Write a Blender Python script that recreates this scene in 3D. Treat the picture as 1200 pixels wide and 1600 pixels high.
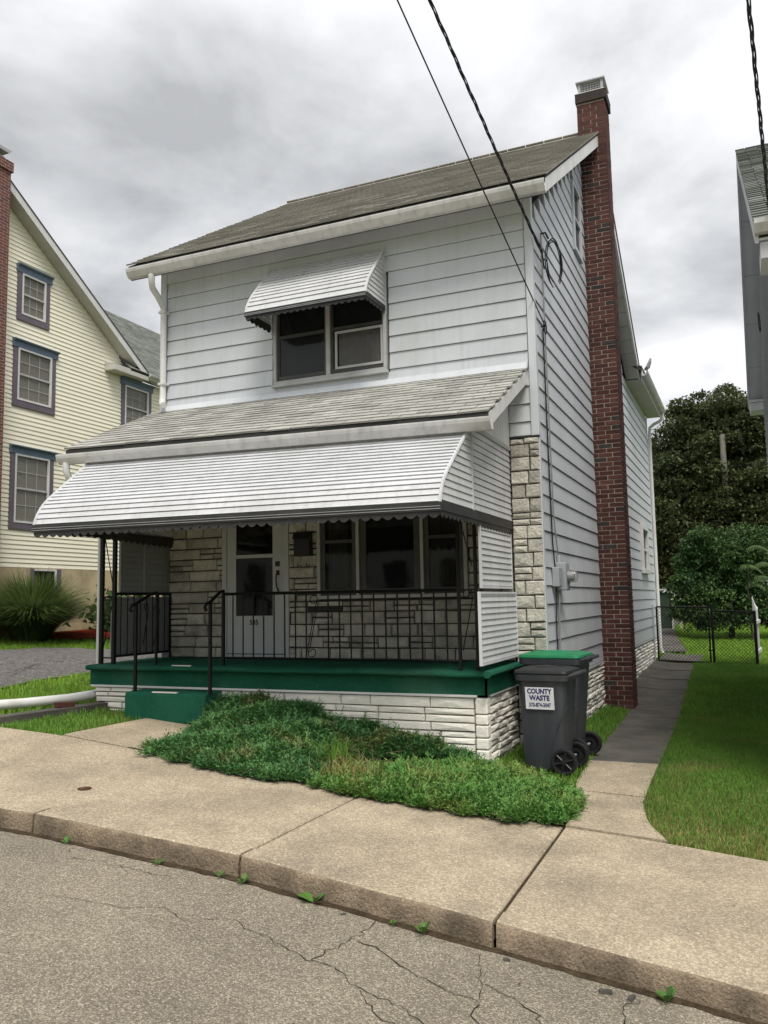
import bpy, math, random
import numpy as np
from mathutils import Vector, Matrix
random.seed(7); rng = np.random.default_rng(7)
for o in list(bpy.data.objects): bpy.data.objects.remove(o)
S = bpy.context.scene
COL = S.collection
R = math.radians
# ------------------------------------------------------------------ camera
cam = bpy.data.cameras.new('camera'); camo = bpy.data.objects.new('camera', cam); COL.objects.link(camo)
cam.sensor_fit = 'VERTICAL'; cam.sensor_height = 24.0; cam.lens = 24.0 * 1304.25 / 1600
cam.clip_start = 0.05; cam.clip_end = 4000
_y, _p, _r = R(-23.307), R(6.094), R(-1.0647)
fwd = Vector((math.sin(_y)*math.cos(_p), math.cos(_y)*math.cos(_p), math.sin(_p)))
rgt = Vector((math.cos(_y), -math.sin(_y), 0)); upv = rgt.cross(fwd)
r2 = rgt*math.cos(_r) + upv*math.sin(_r); u2 = upv*math.cos(_r) - rgt*math.sin(_r)
mw = Matrix((r2, u2, -fwd)).transposed().to_4x4(); mw.translation = (2.023, -9.065, 1.653)
camo.matrix_world = mw
S.camera = camo
# ------------------------------------------------------------------ world (overcast sky), sun, exposure
SUN_ELEV, SUN_AZ = R(60), R(145)      # azimuth clockwise from +Y: behind the camera, a little to the right
W = bpy.data.worlds.new('World'); S.world = W; W.use_nodes = True
wn, wl = W.node_tree.nodes, W.node_tree.links
for n in list(wn): wn.remove(n)
def wnode(t, **k):
    n = wn.new(t)
    for a, b in k.items(): setattr(n, a, b)
    return n
wout = wnode('ShaderNodeOutputWorld'); wmix = wnode('ShaderNodeMixShader')
sky = wnode('ShaderNodeTexSky', sky_type='NISHITA', sun_disc=False, sun_elevation=SUN_ELEV, sun_rotation=SUN_AZ)
bgs = wnode('ShaderNodeBackground'); bgs.inputs[1].default_value = 0.06
wl.new(sky.outputs[0], bgs.inputs[0])
tc = wnode('ShaderNodeTexCoord'); sep = wnode('ShaderNodeSeparateXYZ'); wl.new(tc.outputs['Generated'], sep.inputs[0])
zc = wnode('ShaderNodeMath', operation='MAXIMUM'); wl.new(sep.outputs[2], zc.inputs[0]); zc.inputs[1].default_value = 0.0
za = wnode('ShaderNodeMath', operation='ADD'); wl.new(zc.outputs[0], za.inputs[0]); za.inputs[1].default_value = 0.22
dx = wnode('ShaderNodeMath', operation='DIVIDE'); wl.new(sep.outputs[0], dx.inputs[0]); wl.new(za.outputs[0], dx.inputs[1])
dy = wnode('ShaderNodeMath', operation='DIVIDE'); wl.new(sep.outputs[1], dy.inputs[0]); wl.new(za.outputs[0], dy.inputs[1])
cmb = wnode('ShaderNodeCombineXYZ'); wl.new(dx.outputs[0], cmb.inputs[0]); wl.new(dy.outputs[0], cmb.inputs[1]); cmb.inputs[2].default_value = 3.1
def wnoise(scale, detail, rough, dist, off):
    mp = wnode('ShaderNodeMapping'); mp.inputs['Location'].default_value = off; wl.new(cmb.outputs[0], mp.inputs[0])
    n = wnode('ShaderNodeTexNoise'); wl.new(mp.outputs[0], n.inputs['Vector'])
    n.inputs['Scale'].default_value = scale; n.inputs['Detail'].default_value = detail
    n.inputs['Roughness'].default_value = rough; n.inputs['Distortion'].default_value = dist
    return n
n1 = wnoise(1.15, 7, 0.50, 0.4, (2.7, 6.2, 0)); n2 = wnoise(3.0, 6, 0.55, 0.25, (9.1, 3.3, 2))
nm = wnode('ShaderNodeMath', operation='MULTIPLY_ADD'); wl.new(n2.outputs[0], nm.inputs[0]); nm.inputs[1].default_value = 0.35; 
nmm = wnode('ShaderNodeMath', operation='MULTIPLY'); wl.new(n1.outputs[0], nmm.inputs[0]); nmm.inputs[1].default_value = 0.65
wl.new(nmm.outputs[0], nm.inputs[2])
crp = wnode('ShaderNodeValToRGB'); wl.new(nm.outputs[0], crp.inputs[0])
e = crp.color_ramp.elements
e[0].position = 0.38; e[0].color = (0.232, 0.235, 0.241, 1)
e[1].position = 0.59; e[1].color = (0.53, 0.53, 0.535, 1)
a = e.new(0.44); a.color = (0.312, 0.316, 0.324, 1)
a = e.new(0.51); a.color = (0.415, 0.419, 0.428, 1)
# overcast luminance law: zenith brighter than the horizon
zl = wnode('ShaderNodeMath', operation='MULTIPLY_ADD'); wl.new(zc.outputs[0], zl.inputs[0]); zl.inputs[1].default_value = 0.55; zl.inputs[2].default_value = 0.80
vm = wnode('ShaderNodeVectorMath', operation='SCALE'); wl.new(crp.outputs[0], vm.inputs[0]); wl.new(zl.outputs[0], vm.inputs['Scale'])
bgc = wnode('ShaderNodeBackground'); wl.new(vm.outputs[0], bgc.inputs[0]); bgc.inputs[1].default_value = 1.0
wmix.inputs[0].default_value = 0.93
wl.new(bgs.outputs[0], wmix.inputs[1]); wl.new(bgc.outputs[0], wmix.inputs[2]); wl.new(wmix.outputs[0], wout.inputs[0])
sun = bpy.data.lights.new('sun', 'SUN'); suno = bpy.data.objects.new('sun', sun); COL.objects.link(suno)
sun.energy = 1.5; sun.angle = R(24); sun.color = (1.0, 0.95, 0.87)
sdir = Vector((math.sin(SUN_AZ)*math.cos(SUN_ELEV), math.cos(SUN_AZ)*math.cos(SUN_ELEV), math.sin(SUN_ELEV)))
suno.rotation_euler = sdir.to_track_quat('Z', 'Y').to_euler(); suno.location = (0, -20, 30)
S.view_settings.view_transform = 'Standard'; S.view_settings.look = 'None'
S.view_settings.exposure = 1.12; S.view_settings.gamma = 1.0; S.view_settings.use_curve_mapping = False
S.render.engine = 'CYCLES'
S.render.resolution_x = 768; S.render.resolution_y = 1024

# ------------------------------------------------------------------ helpers
class MB:
    def __init__(s): s.v = []; s.f = []
    def add(s, vs, fs):
        b = len(s.v); s.v += [tuple(p) for p in vs]; s.f += [tuple(i+b for i in f) for f in fs]; return s
    def box(s, x0, x1, y0, y1, z0, z1):
        return s.add([(x0,y0,z0),(x1,y0,z0),(x1,y1,z0),(x0,y1,z0),(x0,y0,z1),(x1,y0,z1),(x1,y1,z1),(x0,y1,z1)],
                     [(0,3,2,1),(4,5,6,7),(0,1,5,4),(1,2,6,5),(2,3,7,6),(3,0,4,7)])
    def hexa(s, p): # 8 points, same order as box
        return s.add(p, [(0,3,2,1),(4,5,6,7),(0,1,5,4),(1,2,6,5),(2,3,7,6),(3,0,4,7)])
    def prism(s, prof, a0, a1, axis):   # prof: list of 2D points, extruded along axis ('x': prof=(y,z); 'y': prof=(x,z); 'z': prof=(x,y))
        n = len(prof); mk = {'x': lambda a,p: (a,p[0],p[1]), 'y': lambda a,p: (p[0],a,p[1]), 'z': lambda a,p: (p[0],p[1],a)}[axis]
        vs = [mk(a0,p) for p in prof] + [mk(a1,p) for p in prof]
        fs = [(i,(i+1)%n,(i+1)%n+n,i+n) for i in range(n)] + [tuple(range(n-1,-1,-1)), tuple(range(n,2*n))]
        return s.add(vs, fs)
    def tube(s, path, r, n=6, cap=True):
        path = [Vector(p) for p in path]; rs = r if isinstance(r, (list, tuple)) else [r]*len(path)
        rings = []; up = None
        for i, p in enumerate(path):
            t = (path[min(i+1,len(path)-1)] - path[max(i-1,0)]).normalized()
            if up is None: up = Vector((0,0,1)) if abs(t.z) < .9 else Vector((1,0,0))
            a = t.cross(up).normalized(); up = a.cross(t).normalized()
            rings.append([p + (a*math.cos(2*math.pi*k/n) + up*math.sin(2*math.pi*k/n))*rs[i] for k in range(n)])
        vs = [q for g in rings for q in g]; fs = []
        for i in range(len(path)-1):
            for k in range(n): fs.append((i*n+k, i*n+(k+1)%n, (i+1)*n+(k+1)%n, (i+1)*n+k))
        if cap: fs += [tuple(range(n-1,-1,-1)), tuple(range((len(path)-1)*n, len(path)*n))]
        return s.add(vs, fs)
    def loft(s, loops, cap=True):
        n = len(loops[0]); vs = [q for l in loops for q in l]; fs = []
        for i in range(len(loops)-1):
            for k in range(n): fs.append((i*n+k, i*n+(k+1)%n, (i+1)*n+(k+1)%n, (i+1)*n+k))
        if cap: fs += [tuple(range(n-1,-1,-1)), tuple(range((len(loops)-1)*n, len(loops)*n))]
        return s.add(vs, fs)
    def mesh(s, name='m'):
        me = bpy.data.meshes.new(name); me.from_pydata(s.v, [], s.f); me.validate(); me.update()
        return me
    def build(s, name, mat, parent=None, smooth=False, bevel=0):
        return link(name, s.mesh(name), mat, parent, smooth, bevel)
WORLD = {}
def link(name, me, mat, parent=None, smooth=False, bevel=0):
    o = bpy.data.objects.new(name, me); COL.objects.link(o)
    if mat is not None and not me.materials: me.materials.append(M[mat] if isinstance(mat, str) else mat)
    setparent(o, parent)
    if smooth:
        for p in me.polygons: p.use_smooth = True
        me.set_sharp_from_angle(angle=R(40))
    if bevel:
        b = o.modifiers.new('bevel', 'BEVEL'); b.width = bevel; b.segments = 2; b.limit_method = 'ANGLE'; b.harden_normals = False
    return o
def setparent(o, parent):
    if parent is not None:
        o.parent = parent; t = WORLD.get(parent.name, Vector((0,0,0)))
        o.matrix_parent_inverse = Matrix.Translation(-t)
def inst(name, me, parent, loc, rz=0):
    o = bpy.data.objects.new(name, me); COL.objects.link(o); setparent(o, parent); o.location = loc; o.rotation_euler = (0,0,rz); return o
def tag(o, label, cat, group=None):
    o['label'] = label; o['category'] = cat
    if group: o['group'] = group
    return o
def thing(name, loc, label, cat, group=None):
    o = bpy.data.objects.new(name, None); COL.objects.link(o); o.location = loc; o.empty_display_size = .2
    WORLD[o.name] = Vector(loc); return tag(o, label, cat, group)
def kind(o, k): o['kind'] = k; return o
def npmesh(name, V, F, mat, parent=None):    # F: (n,3) or (n,4) array
    me = bpy.data.meshes.new(name); V = np.asarray(V, np.float32); F = np.asarray(F, np.int32)
    me.vertices.add(len(V)); me.vertices.foreach_set('co', V.ravel())
    k = F.shape[1]; me.loops.add(F.size); me.loops.foreach_set('vertex_index', F.ravel())
    me.polygons.add(len(F)); me.polygons.foreach_set('loop_start', np.arange(0, F.size, k, dtype=np.int32))
    me.polygons.foreach_set('loop_total', np.full(len(F), k, np.int32)); me.update(calc_edges=True)
    return link(name, me, mat, parent)

# ------------------------------------------------------------------ materials
M = {}
def mat(name, c1, c2=None, scale=4., rough=.7, bump=0., bscale=80., spec=.3, metal=0., objr=0., isl=0., streak=None, speck=None, fine=0., trans=0., noise_det=5, ramp=(.35,.65), stain=None, cells=None):
    m = bpy.data.materials.new(name); m.use_nodes = True; M[name] = m
    N, L = m.node_tree.nodes, m.node_tree.links
    b = N['Principled BSDF']; b.inputs['Roughness'].default_value = rough; b.inputs['Metallic'].default_value = metal
    b.inputs['Specular IOR Level'].default_value = spec
    g = N.new('ShaderNodeNewGeometry'); pos = g.outputs['Position']
    def noise(sc, det=noise_det, vec=None, ro=.55):
        n = N.new('ShaderNodeTexNoise'); n.inputs['Scale'].default_value = sc; n.inputs['Detail'].default_value = det; n.inputs['Roughness'].default_value = ro
        L.new(vec or pos, n.inputs['Vector']); return n.outputs[0]
    def rampf(f, lo, hi):
        r = N.new('ShaderNodeMapRange'); r.inputs[1].default_value = lo; r.inputs[2].default_value = hi; L.new(f, r.inputs[0]); return r.outputs[0]
    def mixc(f, a, bb):
        x = N.new('ShaderNodeMix'); x.data_type = 'RGBA'
        if isinstance(f, float): x.inputs[0].default_value = f
        else: L.new(f, x.inputs[0])
        for i, c in ((6, a), (7, bb)):
            if isinstance(c, tuple): x.inputs[i].default_value = (*c, 1)
            else: L.new(c, x.inputs[i])
        return x.outputs[2]
    col = mixc(rampf(noise(scale), *ramp), c1, c2) if c2 else None
    if col is None:
        rgb = N.new('ShaderNodeRGB'); rgb.outputs[0].default_value = (*c1, 1); col = rgb.outputs[0]
    if stain:   # (colour, scale, lo, hi)
        col = mixc(rampf(noise(stain[1], 7), stain[2], stain[3]), col, stain[0])
    if streak:  # vertical dirt runs: (colour, amount)
        mp = N.new('ShaderNodeMapping'); mp.inputs['Scale'].default_value = (9, 9, .5); L.new(pos, mp.inputs[0])
        f = rampf(noise(1.6, 6, mp.outputs[0]), .50, .85)
        mm = N.new('ShaderNodeMath'); mm.operation = 'MULTIPLY'; L.new(f, mm.inputs[0]); mm.inputs[1].default_value = streak[1]
        col = mixc(mm.outputs[0], col, streak[0])
    if cells:   # aggregate: every cell its own tone (scale, dark, light, contrast)
        v = N.new('ShaderNodeTexVoronoi'); v.inputs['Scale'].default_value = cells[0]; L.new(pos, v.inputs['Vector'])
        sepc = N.new('ShaderNodeSeparateColor'); L.new(v.outputs['Color'], sepc.inputs[0])
        pw_ = N.new('ShaderNodeMath'); pw_.operation = 'POWER'; L.new(sepc.outputs[0], pw_.inputs[0]); pw_.inputs[1].default_value = cells[3]
        mr = N.new('ShaderNodeMapRange'); L.new(pw_.outputs[0], mr.inputs[0]); mr.inputs[3].default_value = cells[1]; mr.inputs[4].default_value = cells[2]
        h = N.new('ShaderNodeHueSaturation'); L.new(mr.outputs[0], h.inputs['Value']); L.new(col, h.inputs['Color']); col = h.outputs[0]
    if speck:   # list of (colour, voronoi scale, radius)
        for c, sc, th in speck:
            v = N.new('ShaderNodeTexVoronoi'); v.inputs['Scale'].default_value = sc; L.new(pos, v.inputs['Vector'])
            lt = N.new('ShaderNodeMath'); lt.operation = 'LESS_THAN'; L.new(v.outputs['Distance'], lt.inputs[0]); lt.inputs[1].default_value = th
            sepc = N.new('ShaderNodeSeparateColor'); L.new(v.outputs['Color'], sepc.inputs[0])
            m2 = N.new('ShaderNodeMath'); m2.operation = 'MULTIPLY'; L.new(lt.outputs[0], m2.inputs[0]); L.new(sepc.outputs[0], m2.inputs[1])
            col = mixc(m2.outputs[0], col, c)
    if fine:
        f = rampf(noise(bscale*1.3, 3), .3, .7)
        h = N.new('ShaderNodeHueSaturation'); mr = N.new('ShaderNodeMapRange'); L.new(f, mr.inputs[0]); mr.inputs[3].default_value = 1-fine; mr.inputs[4].default_value = 1+fine
        L.new(mr.outputs[0], h.inputs['Value']); L.new(col, h.inputs['Color']); col = h.outputs[0]
    if objr or isl:
        src = N.new('ShaderNodeObjectInfo').outputs['Random'] if objr else g.outputs['Random Per Island']
        am = objr or isl
        h = N.new('ShaderNodeHueSaturation'); mr = N.new('ShaderNodeMapRange'); L.new(src, mr.inputs[0]); mr.inputs[3].default_value = 1-am; mr.inputs[4].default_value = 1+am
        L.new(mr.outputs[0], h.inputs['Value']); L.new(col, h.inputs['Color']); col = h.outputs[0]
    L.new(col, b.inputs['Base Color'])
    if bump:
        bp = N.new('ShaderNodeBump'); bp.inputs['Strength'].default_value = bump; bp.inputs['Distance'].default_value = .02
        L.new(noise(bscale, 4, None, .65), bp.inputs['Height']); L.new(bp.outputs[0], b.inputs['Normal'])
    if trans:
        t = N.new('ShaderNodeBsdfTranslucent'); L.new(col, t.inputs[0]); ms = N.new('ShaderNodeMixShader'); ms.inputs[0].default_value = trans
        L.new(b.outputs[0], ms.inputs[1]); L.new(t.outputs[0], ms.inputs[2]); L.new(ms.outputs[0], N['Material Output'].inputs[0])
    return m
mat('siding', (.585,.615,.645), (.535,.563,.59), 1.3, .45, .05, 30, .4, streak=((.39,.405,.415),.45), objr=.035, stain=((.48,.49,.49),.9,.55,.85))
mat('siding_trim', (.60,.63,.66), (.54,.57,.60), 2, .5, .04, 40, .35, streak=((.40,.41,.42),.4))
mat('white_paint', (.68,.68,.67), (.60,.60,.59), 3, .5, .05, 60, .35, streak=((.38,.37,.34),.45))
mat('gutter', (.62,.62,.61), (.50,.50,.49), 3, .45, .04, 60, .4, streak=((.25,.24,.22),.6))
mat('awning_white', (.61,.62,.64), (.52,.53,.545), 2.0, .38, .04, 40, .5, streak=((.33,.33,.325),.55), objr=.05, speck=[((.10,.09,.08),7,.035)])
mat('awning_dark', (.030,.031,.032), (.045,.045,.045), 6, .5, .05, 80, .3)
mat('shingle', (.43,.425,.395), (.35,.345,.32), 2.2, .9, .5, 220, .1, objr=.13, fine=.22, stain=((.25,.25,.225),2.2,.6,.9))
mat('shingle_main', (.365,.347,.315), (.305,.290,.262), 1.1, .9, .5, 220, .1, isl=.13, fine=.2, stain=((.265,.253,.225),.8,.55,.95))
mat('shingle_grey', (.22,.23,.215), (.16,.17,.16), 2.2, .9, .5, 200, .1, isl=.16, fine=.2)
mat('roof_under', (.05,.05,.048), rough=.9)
mat('brick', (.098,.040,.033), (.066,.029,.025), 9, .85, .4, 110, .2, objr=.3, fine=.25)
mat('brick_isl', (.098,.040,.033), (.066,.029,.025), 9, .85, .4, 110, .2, isl=.3, fine=.25)
mat('brick_dark', (.05,.038,.036), (.035,.03,.03), 9, .85, .4, 110, .2, objr=.2)
mat('mortar', (.40,.35,.30), (.30,.26,.22), 6, .95, .4, 150, .1)
mat('stone', (.55,.53,.46), (.42,.402,.35), 7, .85, 1.0, 30, .2, objr=.24, fine=.14, stain=((.27,.262,.235),6,.50,.8))
mat('stone_dark', (.04,.04,.037), (.05,.05,.045), 5, .9, .5, 40, .2)
mat('stone_joint', (.06,.055,.047), (.04,.037,.032), 5, .95, .5, 90, .1)
mat('block_white', (.84,.81,.73), (.78,.75,.67), 5, .7, .5, 22, .25, objr=.05, fine=.05, stain=((.55,.53,.46),3,.62,.92))
mat('block_joint', (.22,.20,.17), (.15,.14,.12), 6, .95, .4, 90, .1)
mat('carpet', (.032,.175,.108), (.022,.135,.082), 2.2, 1.0, 1.0, 350, .05, fine=.5, stain=((.085,.225,.15),1.4,.52,.82), speck=[((.10,.22,.15),60,.22),((.01,.06,.04),50,.2)])
mat('iron', (.008,.0085,.009), (.013,.0135,.014), 20, .6, .2, 60, .2)
mat('panel_grey', (.33,.34,.35), (.28,.29,.30), 2, .5, .04, 40, .35)
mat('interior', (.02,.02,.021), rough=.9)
mat('curtain', (.42,.40,.36), (.32,.30,.27), 8, .95, .2, 40, .1)
mat('frame_grey', (.46,.465,.46), (.38,.385,.38), 5, .5, .1, 50, .35)
mat('frame_dark', (.075,.075,.072), (.05,.05,.05), 5, .5, .1, 50, .35)
mat('door_white', (.47,.49,.50), (.42,.44,.45), 2, .45, .04, 40, .4)
mat('black', (.010,.010,.012), (.016,.016,.018), 10, .45, .1, 60, .4)
mat('cream_siding', (.87,.83,.675), (.84,.80,.64), 1.5, .55, .04, 40, .3, objr=.02)
mat('slate_trim', (.13,.18,.25), (.11,.15,.21), 4, .5, .05, 50, .35)
mat('mauve_trim', (.145,.12,.145), (.12,.10,.125), 4, .5, .05, 50, .35)
mat('soffit', (.55,.54,.49), (.50,.49,.44), 3, .6, .04, 50, .3)
mat('stucco', (.56,.46,.30), (.42,.34,.215), 1.8, .95, .7, 30, .15, stain=((.32,.265,.18),2.6,.5,.75))
mat('concrete', (.42,.35,.252), (.315,.265,.193), 2.2, .9, .5, 110, .15, fine=.16, stain=((.205,.175,.135),1.3,.50,.78), cells=(95,.80,1.42,1.7), speck=[((.66,.61,.52),19,.10),((.12,.10,.08),17,.08)])
mat('concrete_dark', (.125,.115,.10), (.082,.077,.07), 2.5, .9, .35, 130, .15, fine=.2, stain=((.05,.05,.046),1.5,.5,.8), speck=[((.26,.24,.21),60,.14)])
mat('kerb', (.32,.255,.18), (.21,.165,.115), 5, .95, .9, 60, .1, fine=.3, stain=((.10,.082,.062),4,.44,.78))
mat('asphalt', (.325,.284,.216), (.255,.223,.172), 1.1, .95, .8, 110, .15, fine=.22, stain=((.185,.165,.132),.45,.48,.72), cells=(135,.70,1.7,2.4), speck=[((.07,.062,.05),34,.16),((.74,.68,.56),47,.16)])
mat('core_dark', (.10,.105,.11), rough=.9)
mat('crack', (.022,.021,.019), (.03,.028,.025), 8, 1., .3, 90, .05)
mat('soil', (.075,.055,.035), (.04,.03,.02), 8, 1., .8, 40, .05, fine=.3)
mat('ground_green', (.13,.175,.038), (.09,.115,.030), 3, 1., .6, 60, .05, fine=.3, stain=((.16,.135,.06),1.2,.55,.8))
mat('gravel', (.17,.16,.155), (.10,.095,.095), 9, .95, 1., 45, .15, fine=.4, speck=[((.42,.40,.38),26,.25),((.05,.05,.05),20,.2)])
mat('mulch', (.32,.055,.035), (.18,.03,.02), 12, 1., 1., 40, .05, fine=.4)
mat('grass', (.165,.315,.050), (.118,.245,.040), 1.2, .6, isl=.35, spec=.25, trans=.3, stain=((.30,.275,.10),1.0,.56,.80))
mat('grass_bright', (.26,.43,.060), (.19,.34,.048), .9, .6, isl=.3, spec=.25, trans=.35)
mat('grass_dry', (.38,.32,.13), (.22,.225,.07), 2, .7, isl=.35, spec=.2, trans=.25)
mat('juniper', (.068,.175,.060), (.105,.235,.070), 1.8, .6, isl=.5, spec=.2, trans=.2, stain=((.24,.22,.085),2.6,.52,.74))
mat('juniper_light', (.092,.225,.048), (.145,.275,.062), 2.2, .6, isl=.45, spec=.2, trans=.2, stain=((.26,.25,.085),2.3,.52,.76))
mat('maple_leaf', (.056,.074,.032), (.082,.098,.038), .35, .5, isl=.45, spec=.2, trans=.25, stain=((.12,.108,.042),.22,.54,.76))
mat('bush_leaf', (.042,.092,.030), (.070,.128,.038), .9, .5, isl=.5, spec=.2, trans=.25)
mat('fern_leaf', (.10,.165,.055), (.075,.135,.04), 2, .5, isl=.3, trans=.25)
mat('weed_leaf', (.09,.19,.035), (.06,.14,.028), 6, .5, isl=.25, spec=.3, trans=.2)
mat('tall_grass', (.13,.185,.055), (.095,.14,.042), .8, .6, isl=.5, spec=.2, trans=.3)
mat('bark', (.09,.075,.06), (.05,.042,.034), 7, .95, 1., 25, .1)
mat('twig', (.20,.155,.11), (.12,.09,.065), 9, .95, .4, 50, .1)
mat('pole_wood', (.30,.28,.24), (.22,.2,.17), 5, .9, .4, 30, .1)
mat('cart_grey', (.044,.048,.056), (.036,.040,.047), 3, .45, .08, 160, .4, stain=((.085,.085,.08),4,.56,.85), streak=((.10,.10,.095),.5))
mat('cart_black', (.012,.013,.015), (.02,.021,.023), 4, .4, .08, 160, .4)
mat('cart_green', (.014,.22,.09), (.012,.17,.07), 4, .42, .06, 120, .4, stain=((.06,.26,.14),5,.58,.85))
mat('tyre', (.012,.012,.013), rough=.7, bump=.3, bscale=90)
mat('label_white', (.74,.74,.76), (.66,.66,.67), 8, .45, spec=.4, streak=((.45,.44,.42),.5))
mat('label_blue', (.022,.018,.13), rough=.5)
mat('galv', (.42,.43,.44), (.33,.34,.35), 8, .45, .1, 60, .5, metal=.3)
mat('meter_grey', (.36,.38,.40), (.30,.32,.34), 5, .5, .05, 60, .4)
mat('wire', (.012,.012,.013), rough=.6)
mat('wire_grey', (.25,.25,.25), rough=.6)
mat('pvc', (.74,.74,.72), (.66,.66,.63), 4, .4, .03, 60, .4, stain=((.45,.43,.37),3,.6,.85))
mat('neigh_siding', (.50,.51,.53), (.45,.46,.48), 2, .6, .05, 50, .3)
mat('neigh_soffit', (.58,.59,.62), (.53,.54,.57), 2, .6, .05, 50, .3)
mat('iron_rust', (.10,.045,.025), (.06,.03,.02), 20, .9, .4, 80, .2)
mat('dark_green', (.03,.05,.035), (.04,.06,.045), 4, .8)
mat('leaf_dry', (.16,.09,.04), (.09,.055,.03), 12, .8)
def glass(name, tint=(.02,.022,.024), alpha=.75):
    m = bpy.data.materials.new(name); m.use_nodes = True; M[name] = m
    N, L = m.node_tree.nodes, m.node_tree.links; b = N['Principled BSDF']
    b.inputs['Base Color'].default_value = (*tint, 1); b.inputs['Roughness'].default_value = .04; b.inputs['Specular IOR Level'].default_value = .5
    b.inputs['Alpha'].default_value = alpha
    g = N.new('ShaderNodeNewGeometry'); n = N.new('ShaderNodeTexNoise'); n.inputs['Scale'].default_value = 2.2; L.new(g.outputs['Position'], n.inputs['Vector'])
    bp = N.new('ShaderNodeBump'); bp.inputs['Strength'].default_value = .04; bp.inputs['Distance'].default_value = .05; L.new(n.outputs[0], bp.inputs['Height']); L.new(bp.outputs[0], b.inputs['Normal'])
glass('glass', alpha=.35); glass('glass_dark', (.010,.011,.012), .55); glass('glass_clear', (.3,.3,.3), .35)
def brickmat(name):
    m = bpy.data.materials.new(name); m.use_nodes = True; M[name] = m
    N, L = m.node_tree.nodes, m.node_tree.links; b = N['Principled BSDF']; b.inputs['Roughness'].default_value = .9
    g = N.new('ShaderNodeNewGeometry'); sp = N.new('ShaderNodeSeparateXYZ'); L.new(g.outputs['Position'], sp.inputs[0])
    ad = N.new('ShaderNodeMath'); ad.operation = 'ADD'; L.new(sp.outputs[0], ad.inputs[0]); L.new(sp.outputs[1], ad.inputs[1])
    cb = N.new('ShaderNodeCombineXYZ'); L.new(ad.outputs[0], cb.inputs[0]); L.new(sp.outputs[2], cb.inputs[1])
    t = N.new('ShaderNodeTexBrick'); L.new(cb.outputs[0], t.inputs['Vector']); t.inputs['Scale'].default_value = 1
    t.inputs['Brick Width'].default_value = .21; t.inputs['Row Height'].default_value = .07; t.inputs['Mortar Size'].default_value = .006
    t.inputs['Color1'].default_value = (.16,.05,.04,1); t.inputs['Color2'].default_value = (.10,.036,.03,1); t.inputs['Mortar'].default_value = (.30,.25,.22,1)
    L.new(t.outputs[0], b.inputs['Base Color'])
    bp = N.new('ShaderNodeBump'); bp.invert = True; bp.inputs['Strength'].default_value = .6; bp.inputs['Distance'].default_value = .01; L.new(t.outputs[1], bp.inputs['Height']); L.new(bp.outputs[0], b.inputs['Normal'])
brickmat('brick_small')

# ------------------------------------------------------------------ terrain heights
BX=[-60,-30,-13,-5,-4.1,-3.3,-1.1,.71,1.3,2.05,8,30,60]; BZ=[1.6,1.4,1.0,.475,.425,.345,.14,-.015,-.052,-.118,-.45,-.9,-1]
KX=[-60,-30,-13,-2.9,-2.5,-.92,.68,2,8,30,60]; KZ=[1.45,1.25,.85,.26,.245,.139,-.047,-.2,-.6,-1.0,-1.1]
HX=[-60,-30,-13,-5.2,-.33,.4,1.2,3,8,30,60]; HZ=[1.4,1.3,1.0,.5,.10,0,0,-.06,-.3,-.6,-.7]
KY, BY = -4.6, -2.75
def G(x, y):
    x = np.asarray(x, float); y = np.asarray(y, float)
    k = np.interp(x,KX,KZ); b = np.interp(x,BX,BZ); h = np.interp(x,HX,HZ) + .02*np.clip(y-4,0,30)
    t = np.clip((y-KY)/(BY-KY),0,1); s = np.clip((y-BY)/2.4,0,1); s = s*s*(3-2*s)
    return np.where(y < BY, k+(b-k)*t, b+(h-b)*s)
def Gz(x, y): return float(G(x, y))
def road_z(x, y):
    return np.interp(x,KX,KZ) - .135 + .022*np.clip(KY-np.asarray(y,float),0,4.4) - .022*np.clip(-9.0-np.asarray(y,float),0,4.4)
def grid(xs, ys, zf, name, mat_, parent=None, skirt=0):
    xs = np.asarray(xs); ys = np.asarray(ys); X, Y = np.meshgrid(xs, ys); Z = zf(X, Y)
    V = np.stack([X, Y, Z], -1).reshape(-1, 3); nx, ny = len(xs), len(ys)
    i = (np.arange(ny-1)[:,None]*nx + np.arange(nx-1)[None]).ravel()
    F = np.stack([i, i+1, i+nx+1, i+nx], -1)
    o = npmesh(name, V, F, mat_, parent)
    if skirt:
        pass
    return o
def slab(name, x0, x1, y0, y1, mat_, parent, thick=.1, dz=0., nx=None, ny=None, zf=None, bev=.006):
    zf = zf or G; nx = nx or max(2, int((x1-x0)/.25)+1); ny = ny or max(2, int((y1-y0)/.25)+1)
    bm = MB(); xs = np.linspace(x0, x1, nx); ys = np.linspace(y0, y1, ny)
    # rounded arris: inset top ring
    top = [[(x, y, float(zf(x, y))+dz) for x in xs] for y in ys]
    for r in range(ny):
        for c in range(nx):
            x, y, z = top[r][c]
            if c == 0: x += bev
            if c == nx-1: x -= bev
            if r == 0: y += bev
            if r == ny-1: y -= bev
            top[r][c] = (x, y, z)
    bm.v = [p for row in top for p in row]
    for r in range(ny-1):
        for c in range(nx-1): bm.f.append((r*nx+c, r*nx+c+1, (r+1)*nx+c+1, (r+1)*nx+c))
    per = [(0,c) for c in range(nx)] + [(r,nx-1) for r in range(1,ny)] + [(ny-1,c) for c in range(nx-2,-1,-1)] + [(r,0) for r in range(ny-2,0,-1)]
    b = len(bm.v)
    for r, c in per:
        x = xs[c]; y = ys[r]; z = float(zf(x, y))+dz
        bm.v += [(x, y, z-bev), (x, y, z-thick)]
    n = len(per)
    for i in range(n):
        j = (i+1) % n; ti = per[i][0]*nx+per[i][1]; tj = per[j][0]*nx+per[j][1]
        bm.f.append((tj, ti, b+2*i, b+2*j)); bm.f.append((b+2*j, b+2*i, b+2*i+1, b+2*j+1))
    return bm.build(name, mat_, parent)

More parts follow.
